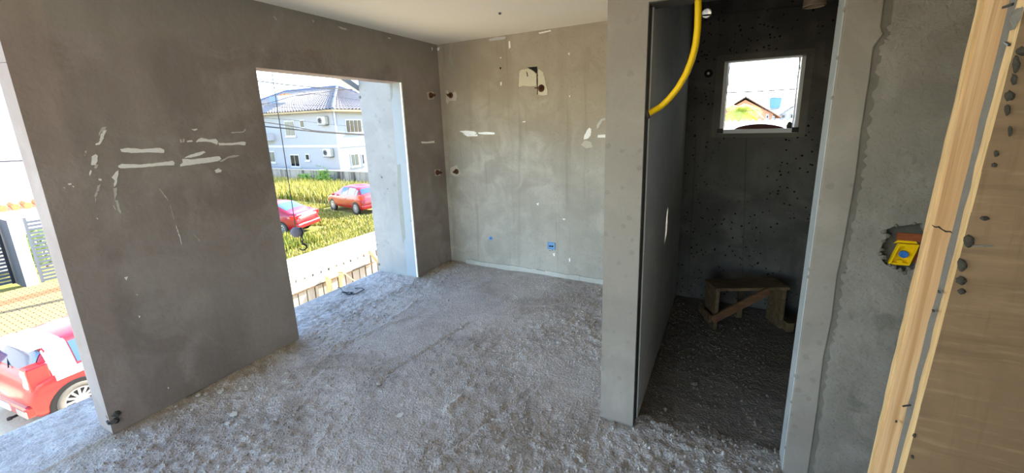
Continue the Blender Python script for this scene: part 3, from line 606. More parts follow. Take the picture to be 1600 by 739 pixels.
def blob(u, v, ru, rv, mat, name='mortar_splash', depth=.012, seed=0):
    r = random.Random(seed*31+int(u)); cpt = at(1, YP, u, v); mm = MB(); n = 12; vs = []
    for j, (f, d) in enumerate(((1, 0), (.78, .75), (.35, 1))):
        for k in range(n):
            a = 2*PI*k/n; q = at(1, YP, u+ru*f*math.cos(a)*r.uniform(.72, 1.14), v+rv*f*math.sin(a)*r.uniform(.72, 1.14))
            vs.append((q.x-x0, -d*depth*r.uniform(.7, 1.2), q.z))
    fs = [(j*n+k, j*n+(k+1) % n, (j+1)*n+(k+1) % n, (j+1)*n+k) for j in range(2) for k in range(n)]+[tuple(2*n+k for k in range(n))]
    return mm.add(vs, fs).build(name, mat, t, smooth=True)
for i, (u, v, ru, rv, k) in enumerate(((1513, 376, 10, 11, 'wetmortar'), (1503, 413, 9, 11, 'wetmortar'), (1501, 438, 9, 7, 'wetmortar'), (1502, 455, 7, 5, 'wetmortar'), (1537, 341, 8, 4, 'wetmortar'), (1532, 384, 22, 2, 'mortar'),
        (1596, 80, 9, 8, 'wetmortar'), (1586, 100, 5, 14, 'wetmortar'), (1583, 125, 4, 11, 'wetmortar'), (1577, 150, 8, 9, 'wetmortar'), (1573, 172, 4, 10, 'wetmortar'), (1556, 240, 4, 6, 'wetmortar'), (1553, 258, 5, 4, 'wetmortar'), (1428, 680, 3, 4, 'wetmortar'), (1425, 713, 3, 3, 'wetmortar'), (1577, 205, 2.5, 9, 'wetmortar'))):
    blob(u, v, ru, rv, M[k], depth=.002+.0004*max(ru, rv) if rv > 2 else .002, seed=i)
for i, (u, v, ru, rv) in enumerate(((1571, 30, 6, 14),)):
    q = at(0, x0-.003, u, v); MB().lathe([(.002, -.003), (.009+.005*(i == 0), 0), (.003, .004)], 7, (math.tan(tip)*(q.z-pc.z)-.003, q.y-YP, q.z), (-1, 0, .1)).build('mortar_splash', M['mortar'], t)
# ------------------------------------------------------------------ wire scrap, hook and strut at the balcony edge
pa = at(2, .01, 548, 455); t = thing('wire_scrap', 'tangle of black tie wire lying on the slab edge', 'wire', (pa.x, pa.y, 0))
L_ = lambda pts: [Vector(at(2, z, u, v))-Vector((pa.x, pa.y, 0)) for u, v, z in pts]
MB().tube(L_([(527, 450, .012), (530, 449, .03), (533, 451, .03), (536, 456, .02), (545, 459, .012), (556, 459, .012), (562, 456, .012), (569, 452, .014), (566, 450, .012), (554, 450, .01)]), .004, 6).build('wire_strand', M['cable'], t)
MB().tube(L_([(533, 460, .012), (535, 455, .02), (543, 457, .025), (552, 456, .02), (553, 460, .012), (540, 460, .012)]), .004, 6).build('wire_strand', M['cable'], t)
MB().tube(L_([(534, 457, .016), (544, 459, .02), (551, 458, .016), (545, 456, .02), (536, 458, .02)]), .0035, 6).build('wire_strand', M['cable'], t)
hk = at(0, -4.05, 463, 363); t = thing('hoist_hook', 'iron hoist hook and pulley hanging on a thin cable outside', 'hoist', hk)
MB().tube([(0, 0, .06), (0, 0, 3.55)], .0042, 6).build('hoist_cable', M['cable'], t)
MB().lathe([(.02, -.014), (.052, -.012), (.058, 0), (.052, .012), (.02, .014)], 18, (0, 0, .0), (.75, -.55, 0)).build('pulley', flat('worn_pulley', (110, 106, 112), .6, .2), t, smooth=True)
sd = Vector((.55, .8, 0)).normalized()
MB().tube([sd*.045+Vector((0, 0, .05)), sd*.06+Vector((0, 0, -.01)), sd*.04+Vector((0, 0, -.06))], .012, 8).build('cheek_strap', M['iron'], t)
MB().tube([sd*(.04+.012*math.cos(a))+Vector((0, 0, -.085+.025*math.sin(a))) for a in np.linspace(0, 2*PI, 13)], .006, 6).build('link', M['iron'], t)
hook = [sd*.04+Vector((0, 0, -.10)), sd*.04+Vector((0, 0, -.135))]+[sd*(.042+.034*math.sin(a))+Vector((0, 0, -.172+.034*math.cos(a))) for a in np.linspace(.1, 4.6, 14)]
MB().tube(hook, [.007, .009]+[.012-.0005*i for i in range(14)], 8).build('hook', M['iron'], t, smooth=True)
a, b = at(0, -3.68, 564, 142), at(0, -3.68, 508, 105)
st = tag(MB().bar(a, b, .05, .06).build('steel_strut', M['steel']), 'grey steel strut slanting up from the white column outside', 'strut')
tag(MB().bar((hk.x-.05, hk.y, hk.z+3.6), (XL+.2, hk.y, hk.z+3.6), .08, .1).bar((XL+.1, hk.y, 3.05), (XL+.1, hk.y, hk.z+3.6), .08, .08).build('hoist_boom', M['steel']), 'steel hoist arm on the roof carrying the cable', 'hoist')

# ------------------------------------------------------------------ OUTSIDE: ground, road, sidewalk
G = -3.0
def ground_mat(name, a, b, sc=1.0, c=None):
    m = N(name); col = m.mix(m.ramp(m.noise(sc, 6, .6), .35, .65), lin(a), lin(b)); col = m.mix(m.math('MULTIPLY', m.ramp(m.noise(sc*14, 4, .7), .45, .7), .4), col, lin(c or a))
    return m.out(col, .95, m.bump(m.noise(sc*40, 3), .5, .02))
M['grass'] = ground_mat('dry_grass', (112, 112, 48), (150, 138, 78), .8, (84, 98, 34))
M['road'] = ground_mat('sandy_road', (202, 182, 148), (216, 196, 160), .3, (188, 168, 138))
M['paver'] = flat('sand_paver', (140, 116, 78), .9, .16, 3)
M['redpaver'] = flat('red_paver', (136, 88, 58), .9, .16, 3)
M['asphalt'] = ground_mat('grey_road', (150, 148, 146), (168, 165, 160), .5)
struct(MB().box(-120, 60, -80, 140, G-.4, G-.12).build('ground', M['grass']), 'dry grassy ground around the buildings', 'ground')
struct(MB().box(-3.1, 40, -60, -3.3, G-.12, G).build('ground_bounce', flat('pale_bounce', (220, 206, 184), .95, .06, .4)), 'added pale unseen ground behind the building that bounces light inside', 'ground')  # added unseen pale ground, reflects light up into the room
struct(MB().box(-14.3, -3.2, 4.9, 60, G-.12, G).box(-14.3, -3.2, -40, 4.9, G-.12, G).build('road', M['road']), 'pale sandy street in front of the house', 'road')
CU = struct(MB().box(-14.55, -14.3, -40, 7.2, G-.12, G+.10).build('kerb', flat('kerb_concrete', (150, 136, 114), .9)), 'concrete kerb of the brick paved footway', 'kerb')
SW = struct(MB().box(-19.7, -14.55, -40, 7.2, G-.12, G+.03).build('sidewalk', flat('sand_joint', (72, 58, 40), .95)), 'sand coloured brick paved footway before the gates', 'sidewalk')
m = MB(); r_ = random.Random(3); red = MB()
for j in range(44):
    x = -19.6+j*.115; off = .115 if j % 2 else 0
    for k in range(30):
        y = .6+k*.235+off; h = .062+r_.uniform(-.004, .004); tgt = red if (8 < j < 14) else m
        tgt.box(x, x+.100, y, y+.215, G+.02, G+h)
g = m.build('paving_bricks', M['paver'], SW); g['kind'] = 'stuff'; g = red.build('red_paving_bricks', M['redpaver'], SW); g['kind'] = 'stuff'
# grass lot with blades
def blades(name, n, region, hgt, wid, mats, seed, label):
    r = np.random.default_rng(seed); pts = np.array([region(r) for _ in range(n)]); a = r.random(n)*2*PI; h = hgt[0]+(hgt[1]-hgt[0])*r.random(n)**1.5; wd = wid*(.6+.8*r.random(n)); ln = (r.random((n, 2))-.5)*.6*h[:, None]
    b = np.stack([np.cos(a)*wd, np.sin(a)*wd], -1)
    V = np.zeros((n, 3, 3)); V[:, 0, :2] = pts-b; V[:, 1, :2] = pts+b; V[:, 2, :2] = pts+ln; V[:, 0, 2] = V[:, 1, 2] = G-.12; V[:, 2, 2] = G-.12+h
    me = bpy.data.meshes.new(name); me.from_pydata(V.reshape(-1, 3).tolist(), [], np.arange(3*n).reshape(n, 3).tolist())
    for q in mats: me.materials.append(q)
    me.polygons.foreach_set('material_index', r.integers(0, len(mats), n).tolist()); me.update()
    o = bpy.data.objects.new(name, me); COL.objects.link(o); return tag(o, label, 'grass', kind='stuff')
GB = [flat('blade_green', (84, 108, 34), .9, .2, 2), flat('blade_yellow', (168, 156, 68), .9, .15, 2), flat('blade_straw', (190, 172, 112), .9, .15, 2)]
def hits_car(x, y):
    for cx, cy, hd, l, w_ in ((-19.66, 17.0, 2.97, 2.3, 1.15), (-19.6, 11.6, 3.466, 2.4, 1.15)):
        a = (x-cx)*math.cos(hd)+(y-cy)*math.sin(hd); b = -(x-cx)*math.sin(hd)+(y-cy)*math.cos(hd)
        if abs(a) < l and abs(b) < w_: return True
    return False
def lot(r):
    while True:
        x = -14.4-r.random()*15; y = 7.6+r.random()*11.5
        if not hits_car(x, y) and not (x < -22.7 and y < 12.8) and not (x < -20.5 and y > 17.2): return (x, y)
blades('grass', 60000, lot, (.05, .22), .03, [GB[0], GB[1], GB[1], GB[2]], 1, 'short yellow green grass covering the vacant lot')
def back(r):
    while True:
        x = -22.3-r.random()*17; y = 17.8+r.random()*5.2
        if not hits_car(x, y): return (x, y)
blades('tall_grass', 26000, back, (.35, .95), .05, [GB[1], GB[1], GB[0], GB[2]], 2, 'tall yellow flowering weeds before the stained boundary wall')
def nearw(r):
    while True:
        x = -15.4-r.random()*3.4; y = 8.8+r.random()*2.6
        if not hits_car(x, y): return (x, y)
blades('roadside_grass', 5000, nearw, (.1, .5), .03, [GB[0], GB[1]], 3, 'lush green weeds beside the parked car close to the road')
# shrubs in front of the boundary wall
def shrub(u, v, s, label):
    p = at(1, 22.9, u, v); t = thing('shrub', label, 'shrub', (p.x, 22.6, G-.1), 0, 'green shrubs before the boundary wall')
    m = MB(); r = random.Random(int(u))
    for _ in range(420):
        q = Vector((r.gauss(0, .35), r.uniform(-.25, .25), abs(r.gauss(.5, .3))))*s; a = Vector((r.uniform(-1, 1), r.uniform(-1, 1), r.uniform(-1, 1))).normalized()*.13; b = a.orthogonal().normalized()*.06
        m.add([q-a, q+b, q+a, q-b], [(0, 1, 2, 3)])
    g = m.build('leaf_mass', flat('shrub_leaf', (96, 128, 56), .8, .3, 5), t); g['kind'] = 'stuff'
    MB().tube([(0, 0, 0), (.02, 0, .4*s), (-.05, .02, .8*s)], .02, 6).build('stem', M['old_wood'], t)
shrub(512, 287, 1.3, 'leafy green shrub against the stained wall above the hatchback bonnet'); shrub(484, 290, 1.0, 'low green shrub against the stained wall above the car roof')
# boundary wall
def old_wall():
    m = N('streaked_old_wall'); s = m.noise(1.3, 5, .6, stretch=(1, 1, .08)); c = m.mix(m.ramp(s, .42, .62), lin((138, 134, 126)), lin((50, 47, 44)))
    c = m.mix(m.math('MULTIPLY', m.ramp(m.noise(6, 5), .5, .7), .4), c, lin((110, 106, 100))); return m.out(c, .95)
BWALL = struct(MB().box(-52, -21, 23.5, 23.7, G-.2, -1.80).build('wall_boundary', old_wall()), 'weathered streaked concrete boundary wall behind the vacant lot', 'wall')
MB().box(-52, -21, 23.46, 23.74, -1.80, -1.72).build('coping', flat('coping', (160, 156, 148), .9), BWALL)
for i in range(11): MB().box(-51+i*2.9, -50.8+i*2.9, 23.46, 23.5, G-.2, -1.8).build('pier', old_wall() if i == 0 else bpy.data.materials['streaked_old_wall'], BWALL)

# ------------------------------------------------------------------ white two-storey house
HX, HY, HE = -30.9, 25.5, 3.25
M['housewall'] = flat('white_render', (146, 147, 150), .9, .03, 1)
M['tile'] = flat('pale_roof_tile', (140, 132, 128), .85, .14, 6)
M['glass'] = flat('dark_window_glass', (20, 26, 30), .08, .2); M['curtain'] = flat('curtained_glass', (84, 86, 78), .2, .15)
M['frame_w'] = flat('white_frame', (176, 176, 180), .6, .02)
t = thing('house', 'white two storey house with pale hipped tile roof across the lot', 'house', (0, 0, 0)); HOUSE = t
W, LX, OV = 8.0, 16.0, .75
MB().box(HX-LX, HX, HY, HY+W, G-.2, HE-.12).build('wall_body', M['housewall'], t)
MB().box(HX-LX, HX+.06, HY-.06, HY+W, .05, .27).build('floor_band', M['frame_w'], t)
MB().box(HX-LX-OV, HX+OV, HY-OV, HY+W+OV, HE-.12, HE+.06).build('eave', flat('cream_eave', (150, 132, 102), .9, .04), t)
def roof_face(a, b, c, d, nu, nv, name):
    """tiled slope: a-b along the eave, d-c along the ridge; wavy rows with steps"""
    a, b, c, d = map(Vector, (a, b, c, d)); nrm = (b-a).cross(d-a).normalized(); m = MB(); vs = []; fs = []; N_ = nu*4
    for j in range(nv*2+1):
        q = (j//2+j % 2)/nv if j < nv*2 else 1; q = min(1, q); lift = .07 if j % 2 == 0 else .0
        for i in range(N_+1):
            p = i/N_; e = a.lerp(b, p); r = d.lerp(c, p); vs.append(e.lerp(r, q)+nrm*(.05*math.sin(2*PI*p*nu)+lift))
    for j in range(nv*2):
        for i in range(N_): k = j*(N_+1)+i; fs.append((k, k+1, k+N_+2, k+N_+1))
    return m.add(vs, fs).build(name, M['tile'], HOUSE)
zr = HE+2.45; z0 = HE+.06
e = [(HX+OV, HY-OV, z0), (HX+OV, HY+W+OV, z0), (HX-LX-OV, HY+W+OV, z0), (HX-LX-OV, HY-OV, z0)]; ap = (HX-W/2, HY+W/2, zr); ap2 = (HX-LX+W/2, HY+W/2, zr)
roof_face(e[3], e[0], ap, ap2, 44, 16, 'roof_slope'); roof_face(e[0], e[1], ap, ap, 24, 16, 'roof_slope'); roof_face(e[1], e[2], ap2, ap, 44, 16, 'roof_slope'); roof_face(e[2], e[3], ap2, ap2, 24, 16, 'roof_slope')
rc = flat('ridge_tile', (96, 100, 122), .8, .1)
for p, q in ((e[0], ap), (e[1], ap), (ap, ap2), (e[3], ap2)): MB().tube([Vector(p)+Vector((0, 0, .08)), Vector(q)+Vector((0, 0, .08))], .13, 8).build('ridge_cap', rc, t)
c0, c1 = at(1, HY+1.5, 427, 168), at(1, HY+1.5, 437, 152)
ch = MB().box(c0.x, c1.x, HY+1.2, HY+2.4, HE+.3, HE+1.75).build('chimney', flat('blue_grey_render', (120, 134, 156), .9, .05), t)
MB().box(c1.x, c1.x+1.5, HY+1.25, HY+2.4, HE+.2, HE+1.8).build('chimney_cap', M['frame_w'], ch)
for k in range(2): MB().box(c1.x+.3+k*.6, c1.x+.6+k*.6, HY+1.35, HY+1.9, HE+1.8, HE+1.95).build('vent_tile', M['brick'], ch)
def win(axis, val, nrm, u0, v0, u1, v1, name='house_window', pane='glass', mull=1, t=t):
    a, b = at(axis, val, u0, v0), at(axis, val, u1, v1); o = 1-axis
    lo, hi = min(a[o], b[o]), max(a[o], b[o]); zl, zh = min(a.z, b.z), max(a.z, b.z)
    def bx(p0, p1, q0, q1, d0, d1):
        d = sorted((val+nrm*d0, val+nrm*d1))
        return MB().box(*( (p0, p1, d[0], d[1]) if axis == 1 else (d[0], d[1], p0, p1)), q0, q1)
    f = bx(lo, hi, zl, zh, 0, .04).build(name, M['frame_w'], t)
    n = mull; wd = (hi-lo-.1*(n+1))/n
    for i in range(n): bx(lo+.1+i*(wd+.1), lo+.1+i*(wd+.1)+wd, zl+.1, zh-.1, .03, .07).build('pane', M[pane], f)
    bx(lo-.08, hi+.08, zl-.10, zl, 0, .12).build('window_sill', M['frame_w'], f)
win(1, HY, -1, 444, 189, 463, 213, pane='curtain', mull=2); win(1, HY, -1, 468, 187, 477, 200); win(1, HY, -1, 453, 241, 470, 261, mull=2); win(1, HY, -1, 477, 240, 485, 251)
win(0, HX, 1, 538.5, 186.5, 566, 207.5, pane='glass', mull=4); win(0, HX, 1, 547, 240, 562, 259, pane='curtain', mull=2); win(0, HX, 1, 564, 240, 570, 257, mull=1)
win(1, HY, -1, 418, 236, 432, 254, pane='curtain', mull=2)
a = at(1, HY, 427, 205); MB().box(a.x-3.5, a.x, HY-.9, HY, a.z-.9, a.z-.2).build('balcony', M['frame_w'], t)
for (u, v) in ((503, 188.5), (511.5, 238.5)):
    p = at(1, HY-.3, u, v); ac = MB().box(p.x-.5, p.x+.5, HY-.4, HY-.05, p.z-.35, p.z+.35).build('condenser', flat('condenser_white', (168, 166, 160), .6, .03) if v < 200 else bpy.data.materials['condenser_white'], t, bevel=.03)
    MB().lathe([(.25, 0), (.25, .03), (.21, .03), (.21, .012)], 20, (p.x-.16, HY-.40, p.z), (0, -1, 0)).build('fan_guard', M['greypvc'], ac)
    for k in range(5): MB().bar((p.x-.16, HY-.415, p.z), (p.x-.16+.24*math.cos(k*1.257), HY-.415, p.z+.24*math.sin(k*1.257)), .09, .015, (0, 1, 0)).build('fan_blade', M['cable'], ac)
    MB().box(p.x-.45, p.x+.45, HY-.4, HY, p.z-.42, p.z-.35).build('bracket', M['greypvc'], ac)
MB().tube([(HX+.10, HY-.10, HE-.1), (HX+.10, HY-.10, G)], .06, 8).build('downpipe', M['steel'], t)
MB().box(HX-.1, HX+.12, HY-.14, HY+.1, HE-1.2, HE-.12).build('corner_pier', flat('lilac_render', (118, 124, 142), .9, .03), t)

# ------------------------------------------------------------------ cars
M['red'] = N('red_car_paint').mat
def car_paint():
    m = N('red_paint'); m.b.inputs['Coat Weight'].default_value = 1; m.b.inputs['Coat Roughness'].default_value = .18
    c = m.mix(m.noise(4, 2), lin((146, 6, 12)), lin((160, 8, 16))); return m.out(c, .45)
def car_paint2():
    m = N('crimson_paint'); m.b.inputs['Coat Weight'].default_value = 1; m.b.inputs['Coat Roughness'].default_value = .1
    c = m.mix(m.noise(4, 2), lin((138, 6, 24)), lin((154, 8, 30))); return m.out(c, .4)
M['red'] = car_paint(); M['crimson'] = car_paint2()
M['cglass'] = flat('car_glass', (62, 84, 108), .06, .1, coat=.5); M['tyre'] = flat('tyre_rubber', (92, 88, 82), .9, .15); M['alloy'] = flat('alloy', (206, 206, 204), .35, .05, metal=.6)
M['lamp'] = flat('red_lens', (206, 22, 26), .15, .1, coat=.8); M['clear'] = flat('clear_lens', (226, 218, 216), .15, .05); M['plate'] = flat('number_plate', (214, 212, 208), .5, .04); M['bumper_grey'] = flat('grey_plastic', (150, 140, 128), .6, .1)
HATCH = dict(L=3.9, W=1.66, wr=.305, wb=(.56, 2.95), st=[  # x, z_low, belt, top, half width, half roof width
    (0, .42, .58, .66, .72, .62), (.05, .30, .66, .78, .79, .68), (.10, .26, .80, .90, .815, .69), (.16, .25, .86, .96, .825, .68), (.30, .25, .87, 1.22, .83, .615), (.38, .25, .87, 1.325, .83, .60), (.55, .25, .87, 1.365, .83, .59),
    (1.4, .25, .86, 1.385, .83, .58), (2.1, .25, .85, 1.36, .83, .575), (2.35, .25, .84, 1.30, .825, .58), (2.85, .25, .84, .98, .82, .66), (3.0, .25, .83, .92, .82, .68), (3.5, .26, .76, .82, .79, .64), (3.8, .30, .62, .70, .72, .58), (3.9, .40, .54, .60, .62, .5)],
    rear=(.17, .35), wind=(2.38, 2.82), sides=[(.66, 1.32), (1.40, 2.12)], quarter=None)
ROUND = dict(L=3.94, W=1.70, wr=.315, wb=(.66, 3.12), st=[
    (0, .42, .64, .74, .66, .54), (.06, .30, .74, .90, .76, .62), (.14, .26, .90, 1.02, .81, .66), (.24, .25, .96, 1.10, .835, .66), (.52, .25, .97, 1.42, .85, .58), (.75, .25, .97, 1.49, .85, .57),
    (1.5, .25, .95, 1.53, .85, .57), (2.1, .25, .93, 1.48, .85, .57), (2.4, .25, .92, 1.38, .845, .58), (3.0, .25, .92, 1.05, .83, .66), (3.15, .25, .90, .99, .82, .68), (3.6, .28, .80, .86, .76, .60), (3.86, .34, .64, .70, .66, .50), (3.94, .42, .56, .60, .54, .42)],
    rear=(.27, .50), wind=(2.44, 2.95), sides=[(.78, 1.40), (1.48, 2.15)], quarter=(.50, .70))
SEDAN = dict(L=4.3, W=1.76, wr=.315, wb=(.85, 3.45), st=[
    (0, .42, .66, .80, .70, .60), (.06, .30, .78, .95, .80, .70), (.14, .26, .90, 1.02, .85, .72), (.40, .25, .95, 1.06, .87, .72), (.62, .25, .96, 1.16, .875, .66), (1.15, .25, .96, 1.42, .88, .60), (1.45, .25, .95, 1.47, .88, .58),
    (2.0, .25, .94, 1.48, .88, .58), (2.5, .25, .92, 1.43, .88, .58), (2.75, .25, .92, 1.34, .875, .60), (3.25, .25, .92, 1.03, .86, .70), (3.4, .25, .9, .98, .86, .70), (3.9, .28, .80, .86, .80, .64), (4.2, .34, .64, .70, .70, .54), (4.3, .42, .56, .6, .6, .46)],
    rear=(.60, 1.12), wind=(2.78, 3.2), sides=[(1.28, 1.95), (2.03, 2.6)], quarter=(.95, 1.2))
def car(name, spec, paint, label, loc, heading, roofmat=None):
    """local x runs from the rear bumper to the bonnet"""
    t = thing(name, label, 'car', loc, heading)
    st = np.array(spec['st']); xs = st[:, 0]
    def ring(x):
        zl, be, tp, w_, wt = [np.interp(x, xs, st[:, i]) for i in range(1, 6)]
        R = np.array([(w_*.90, zl), (w_*.985, zl+.06), (w_, zl+(be-zl)*.45), (w_*.995, zl+(be-zl)*.80), (w_*.965, be), (wt+(w_*.965-wt)*.52, be+(tp-be)*.52), (wt+.02, tp-.05*min(1, (tp-be)/.3)-.004), (wt*.86, tp-.008), (wt*.45, tp+.010), (0, tp+.016)])
        return R
    def Sf(x, v):   # v in 0..9
        R = ring(x); i = int(min(8, math.floor(v))); f = v-i; p = R[i]*(1-f)+R[i+1]*f; return p
    ux = sorted(set(list(np.round(np.linspace(0, xs[-1], 56), 3))+list(xs))); vv = list(np.arange(0, 9.01, .5))
    m = MB(); vs = []; n = len(vv)
    for x in ux:
        row = [Sf(x, v) for v in vv]
        vs += [(x, p[0], p[1]) for p in row]+[(x, -p[0], p[1]) for p in row[-2::-1]]
    k = 2*n-1; fs = [(i*k+j, i*k+j+1, (i+1)*k+j+1, (i+1)*k+j) for i in range(len(ux)-1) for j in range(k-1)]
    fs += [(i*k, (i+1)*k, (i+1)*k+k-1, i*k+k-1) for i in range(len(ux)-1)]
    fs += [tuple(range(k)), tuple((len(ux)-1)*k+j for j in range(k))[::-1]]
    m.add(vs, fs); body = m.build('body', paint, t, smooth=True)
    def patch(u0, u1, v0, v1, off, mat, nm, sides=(1, -1), nu=8, nv=4, par=None, slant=0):
        for s in sides:
            V = []; F = []
            for i in range(nu+1):
                for j in range(nv+1):
                    v = v0+(v1-v0)*j/nv; x = u0+(u1-u0)*i/nu+slant*(j/nv)*(1-i/nu); p = Sf(x, v); p2 = Sf(x, min(9, v+.05)); p1 = Sf(x, max(0, v-.05)); d = p2-p1; nn = np.array([d[1], -d[0]]); nn = nn/(np.linalg.norm(nn)+1e-9)
                    q = p+nn*off; V.append((x-(off if nm in ('rear_window', 'number_plate', 'tail_lamp', 'rear_bumper') else 0), s*q[0], q[1]))
            for i in range(nu):
                for j in range(nv): a = i*(nv+1)+j; F.append((a, a+1, a+nv+2, a+nv+1))
            MB().add(V, F).build(nm, mat, par or t, smooth=True)
    for (a, b) in spec['sides']: patch(a, b, 4.25, 5.85, .006, M['cglass'], 'side_window')
    q = spec['quarter']
    if q: patch(q[0], q[1], 4.3, 5.7, .006, M['cglass'], 'quarter_window')
    a, b = spec['rear']; V = []; F = []
    for nm, (a, b), dx in (('rear_window', spec['rear'], -.008), ('windscreen', spec['wind'], .008)):
        V = []; F = []
        for i in range(9):
            x = a+(b-a)*i/8; R = ring(x); hw = R[6][0]*.95
            for j in range(13):
                y = -hw+2*hw*j/12; z = np.interp(abs(y), R[:5:-1, 0], R[:5:-1, 1]); V.append((x+dx, y, z+.007))
        for i in range(8):
            for j in range(12): k_ = i*13+j; F.append((k_, k_+1, k_+14, k_+13))
        MB().add(V, F).build(nm, M['cglass'], t, smooth=True)
    wr = spec['wr']
    for wx in spec['wb']:
        for s in (1, -1):
            yw = np.interp(wx, xs, st[:, 4]); 
            MB().lathe([(wr+.065, -.10), (wr+.065, .004), (wr+.045, .010), (.05, .010)], 28, (wx, s*(yw-.004), wr-.0), (0, s, 0)).build('wheel_arch', M['black'], t)
            wh = MB().lathe([(wr*.66, -.16), (wr*.96, -.16), (wr, -.13), (wr, -.03), (wr*.95, .0), (wr*.68, .012)], 28, (wx, s*(yw+.012), wr), (0, s, 0), closed=True).build('wheel', M['tyre'], t, smooth=True)
            MB().lathe([(wr*.68, -.02), (wr*.70, .008), (wr*.62, .012), (wr*.60, -.03), (.01, -.03)], 28, (wx, s*(yw+.012), wr), (0, s, 0)).build('rim', M['alloy'], wh)
            MB().lathe([(wr*.60, -.028), (.01, -.026)], 28, (wx, s*(yw+.012), wr), (0, s, 0)).build('brake_shadow', M['black'], wh)
            m = MB(); c = Vector((wx, s*(yw+.018), wr))
            for k_ in range(12):
                a_ = 2*PI*k_/12; m.bar(c+Vector((math.cos(a_), 0, math.sin(a_)))*.03, c+Vector((math.cos(a_), 0, math.sin(a_)))*wr*.63, .030, .02, (0, 1, 0))
            m.lathe([(.055, -.02), (.05, .016), (.01, .018)], 12, c, (0, s, 0)); m.build('spokes', M['alloy'], wh)
    for s in (1, -1):
        W2 = spec['W']/2
        mx = spec['wind'][0]+.25; MB().box(mx, mx+.10, min(s*W2, s*(W2+.17)), max(s*W2, s*(W2+.17)), .94, 1.06).build('mirror', paint, t, bevel=.03)
        for (a, b) in spec['sides']: MB().box(a+.05, a+.22, min(s*(W2-.02), s*(W2+.015)), max(s*(W2-.02), s*(W2+.015)), .80, .835).build('door_handle', paint, t, bevel=.008)
    x1 = xs[3]; zb, zt = st[2][2], st[3][3]
    return t, patch, ring
def finish_rear(t, spec, z0, z1, y0, y1, x0, x1, split=True, hub=False):
    W2 = spec['W']/2
    for s in (1, -1):
        b = MB(); ya, yb = sorted((s*y0, s*y1)); lampo = b.box(x0, x1, ya, yb, z0, z1).build('tail_lamp', M['lamp'], t, bevel=.025)
        if split:
            for f in (.12, .60): MB().box(x0-.012, x1-.12, ya+.02*(1 if s > 0 else 3), yb-.02*(3 if s > 0 else 1), z0+(z1-z0)*f, z0+(z1-z0)*(f+.26)).build('reverse_lens', M['clear'], lampo, bevel=.015)
    MB().box(-.045, .20, -W2*.93, W2*.93, .30, .52).build('rear_bumper', t['paint_mat_'] if 'paint_mat_' in t else M['red'], t, bevel=.05)
tq, patch_, _ = car('hatchback', HATCH, M['red'], 'red and white hatchback parked along the street, rear towards the slab end', (-10.34, 1.36, G), PI/2+.10)
finish_rear(tq, HATCH, .72, 1.12, .58, .80, .07, .33)
MB().box(-.055, -.03, -.26, .26, .36, .48).build('number_plate', M['plate'], tq); MB().box(-.05, -.035, -.78, -.45, .33, .45).build('fog_lamp', M['bumper_grey'], tq, bevel=.01); MB().box(-.05, -.035, .45, .78, .33, .45).build('fog_lamp', M['bumper_grey'], tq, bevel=.01)
MB().tube([(.05, -.3, .26), (-.10, -.3, .26)], .022, 8).build('tow_bar', M['black'], tq); MB().lathe([(.03, 0), (.03, .04)], 10, (-.1, -.3, .24)).build('tow_ball', M['iron'], tq)
WHT = flat('white_car_patch', (222, 222, 226), .35, .02, coat=.6)  # white laid over the red body: rear pillar, shoulder, roof edge, spoiler
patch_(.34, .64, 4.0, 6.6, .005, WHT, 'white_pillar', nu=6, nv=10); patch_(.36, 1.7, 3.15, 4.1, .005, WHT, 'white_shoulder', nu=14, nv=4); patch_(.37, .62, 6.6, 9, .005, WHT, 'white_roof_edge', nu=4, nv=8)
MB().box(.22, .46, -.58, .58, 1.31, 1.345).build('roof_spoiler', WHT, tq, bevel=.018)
MB().bar((.13, .0, .98), (.24, .30, 1.10), .015, .012).build('rear_wiper', M['black'], tq)
fx, fy = -19.66, 17.0; hd = math.atan2(.44, -2.56); tq, _, _ = car('hatchback', ROUND, M['red'], 'rounded red hatchback on the grass lot, side on beyond the road', (fx-1.95*math.cos(hd), fy-1.95*math.sin(hd), G-.08), hd)
finish_rear(tq, ROUND, .78, 1.10, .58, .82, .06, .34, split=False)
MB().box(-.055, -.03, -.26, .26, .40, .52).build('number_plate', M['plate'], tq)
hd = math.atan2(-.32, -.95); rc_ = Vector((-17.55, 12.3)); tq, _, _ = car('sedan', SEDAN, M['crimson'], 'crimson fastback car on the grass lot, tail towards the road', (rc_.x, rc_.y, G-.08), hd)
finish_rear(tq, SEDAN, .74, .94, .40, .86, .03, .36, split=False)
MB().box(.0, .03, -.26, .26, .78, .91).build('number_plate', M['plate'], tq); MB().bar((1.6, 0, 1.47), (1.5, 0, 1.56), .03, .02).build('roof_aerial', M['black'], tq)
MB().box(.03, .06, -.4, .4, .93, .97).build('chrome_strip', M['alloy'], tq)

# ------------------------------------------------------------------ site hoarding of boards below the slab
t = thing('board_fence', 'bleached board site fence with a wide rail below the slab edge', 'fence', (-7.0, 4.1, G))
r_ = random.Random(5); pr = None
for i in range(17):
    y = i*.182; h = 1.96+.018*i/17+r_.uniform(-.03, .03)
    if 11 <= i <= 16: h -= .0
    MB().box(-.012, .012, y, y+.150+r_.uniform(-.01, .012), 0, h).build('fence_board', M['fence_wood'], t)
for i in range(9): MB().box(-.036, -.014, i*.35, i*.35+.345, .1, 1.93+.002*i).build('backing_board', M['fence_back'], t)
MB().box(.012, .036, -.05, 2.05, 1.72, 1.90).build('fence_rail', flat('white_board', (186, 178, 166), .85, .05), t)
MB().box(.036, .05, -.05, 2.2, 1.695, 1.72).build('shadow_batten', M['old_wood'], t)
MB().box(.012, .036, -.05, 3.1, .5, .62).build('fence_rail', M['fence_wood'], t)
